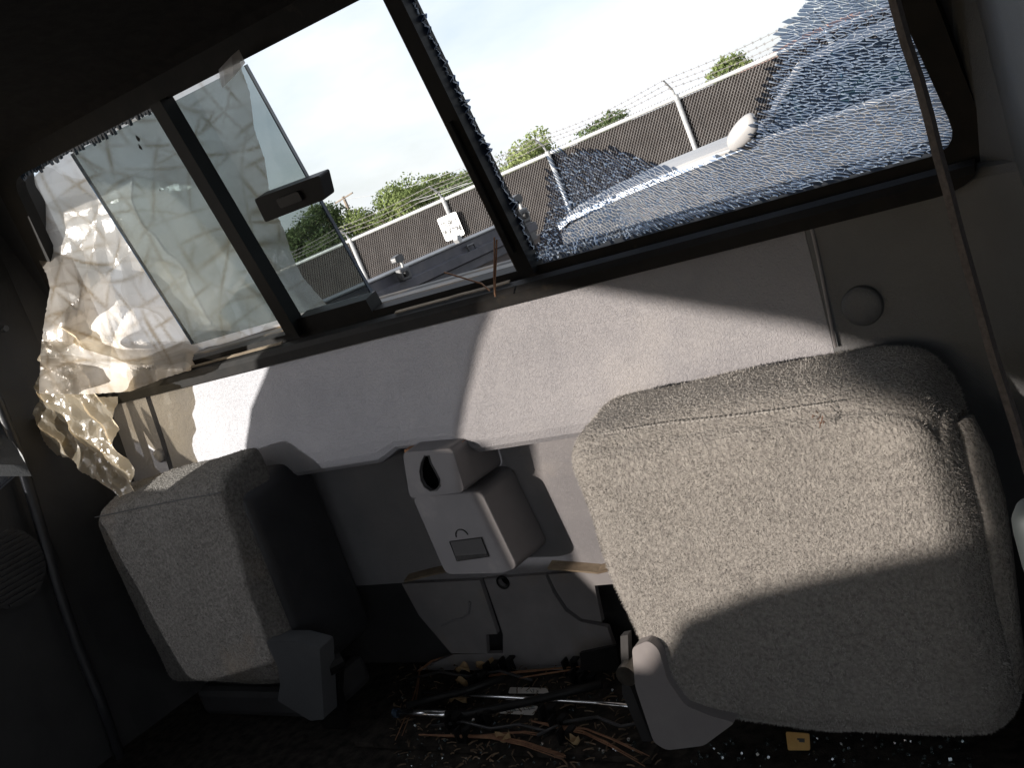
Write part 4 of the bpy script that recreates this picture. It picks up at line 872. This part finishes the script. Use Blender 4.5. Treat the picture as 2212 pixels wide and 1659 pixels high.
# ------------------------------------------------------------------ trees
def tree(px, py, Y, rx, rz, mname, label, seed, nleaf=9000, leaf=.085):
    rg = np.random.default_rng(seed); top = wY(px, py - 8, Y); rx *= 1.08; nleaf = int(nleaf * 1.6); cx_, cz_ = top[0], top[2] - rz
    t_ = thing('leafy_tree', label, 'tree', (cx_, Y, 0), WORLD, 'trees beyond the fence')
    g = G(); g.add(tube([(cx_, Y, 0), (cx_ + .1, Y, cz_ * .5), (cx_ - .1, Y, cz_)], [.22, .17, .1], 8))
    for k in range(6):
        a = rg.uniform(0, 6.28); g.add(tube([(cx_, Y, cz_ - rz * .5), (cx_ + rx * .35 * math.cos(a), Y + rx * .35 * math.sin(a), cz_), (cx_ + rx * .7 * math.cos(a), Y + rx * .7 * math.sin(a), cz_ + rz * .4)], [.09, .06, .02], 6))
    mk('trunk', g, 'bark', t_)
    nc = 44; cl = []
    for k in range(nc):
        d = rg.normal(0, 1, 3); d /= np.linalg.norm(d); cl.append((np.array([cx_, Y, cz_]) + d * np.array([rx, rx, rz]) * rg.uniform(.35, .95), rg.uniform(.24, .42) * min(rx, rz)))
    V = np.empty((nleaf * 4, 3)); ci = rg.integers(0, nc, nleaf)
    cc = np.array([c_[0] for c_ in cl])[ci]; cr2 = np.array([c_[1] for c_ in cl])[ci]
    d = rg.normal(0, 1, (nleaf, 3)); d /= np.linalg.norm(d, axis=1)[:, None]; P = cc + d * (cr2 * rg.uniform(.55, 1.12, nleaf) )[:, None] * np.array([1, 1, .8])
    a = rg.normal(0, 1, (nleaf, 3)); a /= np.linalg.norm(a, axis=1)[:, None]; b = np.cross(a, d + .5 * rg.normal(0, 1, (nleaf, 3))); b /= np.linalg.norm(b, axis=1)[:, None]
    s = leaf * rg.uniform(.6, 1.4, nleaf)[:, None]
    V[0::4] = P - a * s; V[1::4] = P - b * s * .6; V[2::4] = P + a * s; V[3::4] = P + b * s * .6
    q = np.arange(nleaf * 4).reshape(-1, 4)
    me = mk('crown', (V.tolist(), [tuple(r_) for r_ in q.tolist()]), mname, t_)
tree(640, 450, 48, 2.6, 2.3, 'leaves_b', 'dark tree seen through the sliding pane left of the utility pole', 11)
tree(705, 505, 46, 1.6, 1.5, 'leaves_b', 'low dark bush between the sliding pane edge and the utility pole', 12, 3000)
tree(790, 440, 50, 2.4, 2.3, 'leaves_a', 'mid green tree just right of the utility pole', 13)
tree(850, 405, 50, 2.6, 2.6, 'leaves_a', 'light green tree in the middle of the row behind the sign', 14)
tree(895, 388, 54, 1.9, 2.2, 'leaves_c', 'tallest pale green crown of the row behind the sign', 15)
tree(945, 390, 52, 2.3, 2.2, 'leaves_a', 'rounded green tree above the white sign', 16)
tree(1000, 370, 52, 2.4, 2.2, 'leaves_b', 'darker green tree beside the window bar above the sign', 17)
tree(1045, 355, 50, 2.2, 2.2, 'leaves_b', 'green tree mostly hidden by the black middle window bar', 20, 3000)
tree(1110, 308, 46, 2.3, 2.0, 'leaves_c', 'bright green rounded tree right of the middle window bar', 18)
tree(1180, 310, 46, 1.3, 1.6, 'leaves_c', 'smaller bright green tree behind the fence post near the window bar', 21, 3000)
tree(1290, 254, 44, 1.9, 1.4, 'leaves_b', 'loose grey green bush showing above the middle of the fence', 19, 2600)
tree(1562, 128, 44, .9, 1.0, 'leaves_a', 'small round bush above the right part of the fence', 22, 2200)
# utility pole, wires and far roofs
up_ = thing('utility_pole', 'leaning wooden utility pole with a crossarm behind the fence', 'utility pole', (wY(790, 540, 60)[0], 60, 0), WORLD)
pt = wY(741, 424, 60); pbm = wY(795, 550, 60); pd = (pt - pbm); base_ = pbm - pd * (pbm[2] / pd[2])
mk('pole', tube([base_, pt], [.16, .11], 8), 'polewood', up_)
mk('crossarm', tube([pt + (-1.0, 0, -.2), pt + (1.0, 0, -.05)], .06, 6), 'polewood', up_)
mk('crossarm', tube([pt + (-.7, 0, -1.5), pt + (.7, 0, -1.4)], .05, 6), 'polewood', up_)
pw = thing('power_lines', 'thin power lines running from the utility pole over the trees', 'power line', pt, WORLD)
for (x0, y0, x1, y1) in [(742, 430, 1040, 345), (745, 452, 1010, 395), (748, 470, 1040, 385), (742, 428, 640, 470)]:
    a, b = wY(x0, y0, 60), wY(x1, y1, 42); mk('line', tube([a + (b - a) * s + np.array([0, 0, -.35 * math.sin(s * math.pi)]) for s in np.linspace(0, 1, 9)], .016, 4), 'galv', pw)
def house(x0, x1, Y, zt, label):
    h = thing('low_building', label, 'building', ((x0 + x1) / 2, Y, 0), WORLD)
    mk('wall', box(((x0 + x1) / 2, Y + 3, (zt - .5) / 2), (x1 - x0, 6, zt - .5)), 'wallpale', h)
    a = .4; mk('roof', ([(x0 - a, Y - a, zt - .5), (x1 + a, Y - a, zt - .5), (x1 + a, Y + 6.4, zt - .5), (x0 - a, Y + 6.4, zt - .5), (x0 + 1.5, Y + 3, zt), (x1 - 1.5, Y + 3, zt)], [(0, 1, 5, 4), (1, 2, 5), (2, 3, 4, 5), (3, 0, 4), (0, 3, 2, 1)]), 'roofpink', h)
    for x in np.arange(x0 + 1.2, x1 - 1, 2.4): wdn = mk('window', box((x, Y - .02, 1.5), (1.0, .06, 1.0)), 'signwhite', h); mk('pane', box((x, Y - .055, 1.5), (.84, .02, .84)), 'trimblack', wdn)
house(wY(775, 530, 34)[0], wY(925, 470, 34)[0] + 1.2, 34, wY(860, 484, 37)[2], 'low building with a faded pink roof peeking over the fence near the pole')
house(wY(1590, 140, 36)[0], wY(1900, 30, 36)[0], 36, wY(1640, 116, 39)[2], 'low building with an orange red roof over the right end of the fence')
# ------------------------------------------------------------------ white car across the lot
VY = 8.0; w0 = wY(1636, 303, VY); w1 = wY(1965, 193, VY); du = nz([w1[0] - w0[0], 0, w1[2] - w0[2]]); dh = np.array([-du[2], 0, du[0]])
CARF = Matrix(((du[0], 0, dh[0], 0), (0, 1, 0, 0), (du[2], 0, dh[2], 0), (0, 0, 0, 1))); orig = w0 - dh * 1.15
CARF = Matrix.Translation(orig.tolist()) @ CARF
def toCar(px, py, v=0.):
    q = wY(px, py, VY + v) - orig; return (q.dot(du), q.dot(dh))
carR = toCar(1712, 140); carR2 = toCar(1925, 42)
cr0 = thing('white_car', 'pale parked car seen through the shattered right pane, nose to the left', 'car', (0, .9, 0), CARF)
HR = carR[1]; HA = carR[0]
low = [(-2.0, .35), (-2.05, .62), (-2.0, .86), (-1.85, 1.0), (-1.2, 1.10), (-.3, 1.155), (.0, 1.165), (2.9, 1.19), (3.0, .95), (3.0, .40)]
def bodysec(v, k, dz): return [np.array([u * (1 if abs(u) < 1.5 else k), v, h + dz * (h > .9)]) for u, h in low]
mk('body', sweep([bodysec(v, k, dz) for v, k, dz in ((0, .985, -.03), (.05, 1, -.004), (.22, 1, .02), (.9, 1.02, .045), (1.6, 1, .02), (1.75, 1, -.004), (1.8, .985, -.03))], True), 'greybody_shade', cr0)
mk('hood', sweep([[np.array([u, v, h]) for v, h in ((-.012, z - .055), (-.006, z - .01), (.03, z + .014), (.25, z + .045), (.9, z + .07), (1.55, z + .045), (1.78, z + .012), (1.6, z - .03), (.2, z - .03))] for u, z in ((-1.95, 1.00), (-1.8, 1.055), (-1.2, 1.115), (-.6, 1.15), (-.02, 1.175))], True), 'whitepaint', cr0, smooth=False)
mk('lit_ridge', tube([np.array([u, -.004, 1.142 + .008 * u / 3]) for u in np.linspace(-.35, 2.9, 14)], .022, 8), 'whitepaint', cr0)  # sunlit ridge made as a pale strip above the shade-coloured side
def gl_(u0, v): return v
roofp = [(HA - .02, HR), (HA + .35, HR + .03), (1.6, HR + .035), (2.4, HR - .02)]
mk('roof', sweep([[np.array([u, .20 + a, h + b]) for a, b in ((0, -.03), (.05, .012), (.7, .05), (1.35, .012), (1.4, -.03), (.7, -.01))] for u, h in roofp], True), 'whitepaint', cr0)
for v0, v1 in ((.035, .20), (1.765, 1.6)):
    mk('pillar', tube([np.array([.02, v0, 1.15]), np.array([HA * .5, (v0 + v1) / 2, (1.15 + HR) / 2 + .01]), np.array([HA, v1, HR - .015])], .032, 8), 'whitepaint', cr0)
    mk('pillar', tube([np.array([1.25, v0, 1.15]), np.array([1.2, v1, HR])], .035, 8), 'trimblack', cr0)
    mk('pillar', tube([np.array([2.75, v0, 1.15]), np.array([2.38, v1, HR - .04])], .06, 8), 'whitepaint', cr0)
    q = [np.array(p) for p in ((.07, v0, 1.165), (1.2, v0, 1.175), (1.17, v1, HR - .02), (HA + .04, v1, HR - .025))]; mk('side_window', (q + [p + np.array([0, .006, 0]) for p in q], [(0, 1, 2, 3), (7, 6, 5, 4), (0, 4, 5, 1), (1, 5, 6, 2), (2, 6, 7, 3), (3, 7, 4, 0)]), 'car_glass', cr0)
    q = [np.array(p) for p in ((1.3, v0, 1.175), (2.68, v0, 1.185), (2.34, v1, HR - .05), (1.24, v1, HR - .02))]; mk('side_window', (q + [p + np.array([0, .006, 0]) for p in q], [(0, 1, 2, 3), (7, 6, 5, 4), (0, 4, 5, 1), (1, 5, 6, 2), (2, 6, 7, 3), (3, 7, 4, 0)]), 'car_glass', cr0)
q = [np.array(p) for p in ((0, .06, 1.165), (0, 1.74, 1.165), (HA, 1.58, HR - .01), (HA, .22, HR - .01))]; mk('windshield', (q + [p + np.array([.008, 0, 0]) for p in q], [(0, 1, 2, 3), (7, 6, 5, 4), (0, 4, 5, 1), (1, 5, 6, 2), (2, 6, 7, 3), (3, 7, 4, 0)]), 'car_glass', cr0)
mc = np.array([toCar(1603, 287, -.1)[0], -.10, toCar(1603, 287, -.1)[1]])
mv = []; mf = []; ca, sa = math.cos(.45), math.sin(.45)
for i in range(11):
    a_ = math.pi * i / 10; l_ = -.15 * math.cos(a_); r_ = .105 * math.sin(a_) ** .6 * (.72 + .28 * (i / 10)) + .001
    for k in range(14): b_ = 2 * math.pi * k / 14; y_, z_ = .62 * r_ * math.cos(b_), r_ * math.sin(b_); mv.append(mc + np.array([l_ * ca - z_ * sa * .3, y_, l_ * sa + z_]))
for i in range(10):
    for k in range(14): mf.append((i * 14 + k, i * 14 + (k + 1) % 14, (i + 1) * 14 + (k + 1) % 14, (i + 1) * 14 + k))
mi = mk('door_mirror', (mv, mf), 'whitepaint', cr0, smooth=True)
mk('mirror_arm', tube([mc + (.08, .02, -.04), np.array([.08, .03, 1.15])], .025, 6), 'trimblack', mi)
for u in (-1.2, 2.1):
    wv = mk('wheel', tube([np.array([u, -.03, .33]), np.array([u, .2, .33])], .34, 24), 'tyre', cr0); mk('rim', tube([np.array([u, -.045, .33]), np.array([u, .0, .33])], .2, 16), 'clamp', wv)
for u in (.65, 1.9):
    mk('seat_back', rbox((u, .5, 1.12), (.12, .45, .52), .05), 'beige', cr0); mk('seat_back', rbox((u, 1.3, 1.12), (.12, .45, .52), .05), 'beige', cr0)
ya = toCar(1858, 205, .15); yb_ = toCar(1962, 150, .15); mk('window_reflection', box(((ya[0] + yb_[0]) / 2, .18, 1.29), (yb_[0] - ya[0] + .1, .02, .13)), 'beige', cr0)  # pale yellow box put in for a reflection on the car window
yc = toCar(1722, 230, .15); mk('seat_belt', box((yc[0], .16, 1.26), (.05, .02, .24)), 'beige', cr0)  # beige bar added for a yellowish streak in the window reflections
mk('door_handle', rbox((1.05, -.012, 1.03), (.16, .03, .03), .01), 'trimblack', cr0)
mk('body_decal', plate([(toCar(1905, 262)[0], .98), (toCar(1905, 262)[0] + .1, 1.0), (toCar(1905, 262)[0] + .33, 1.01), (toCar(1905, 262)[0] + .32, .96), (toCar(1905, 262)[0] + .05, .94)], [], lambda a, b, d: np.array([a, -.012 + d, b]), .004), 'trimblack', cr0)
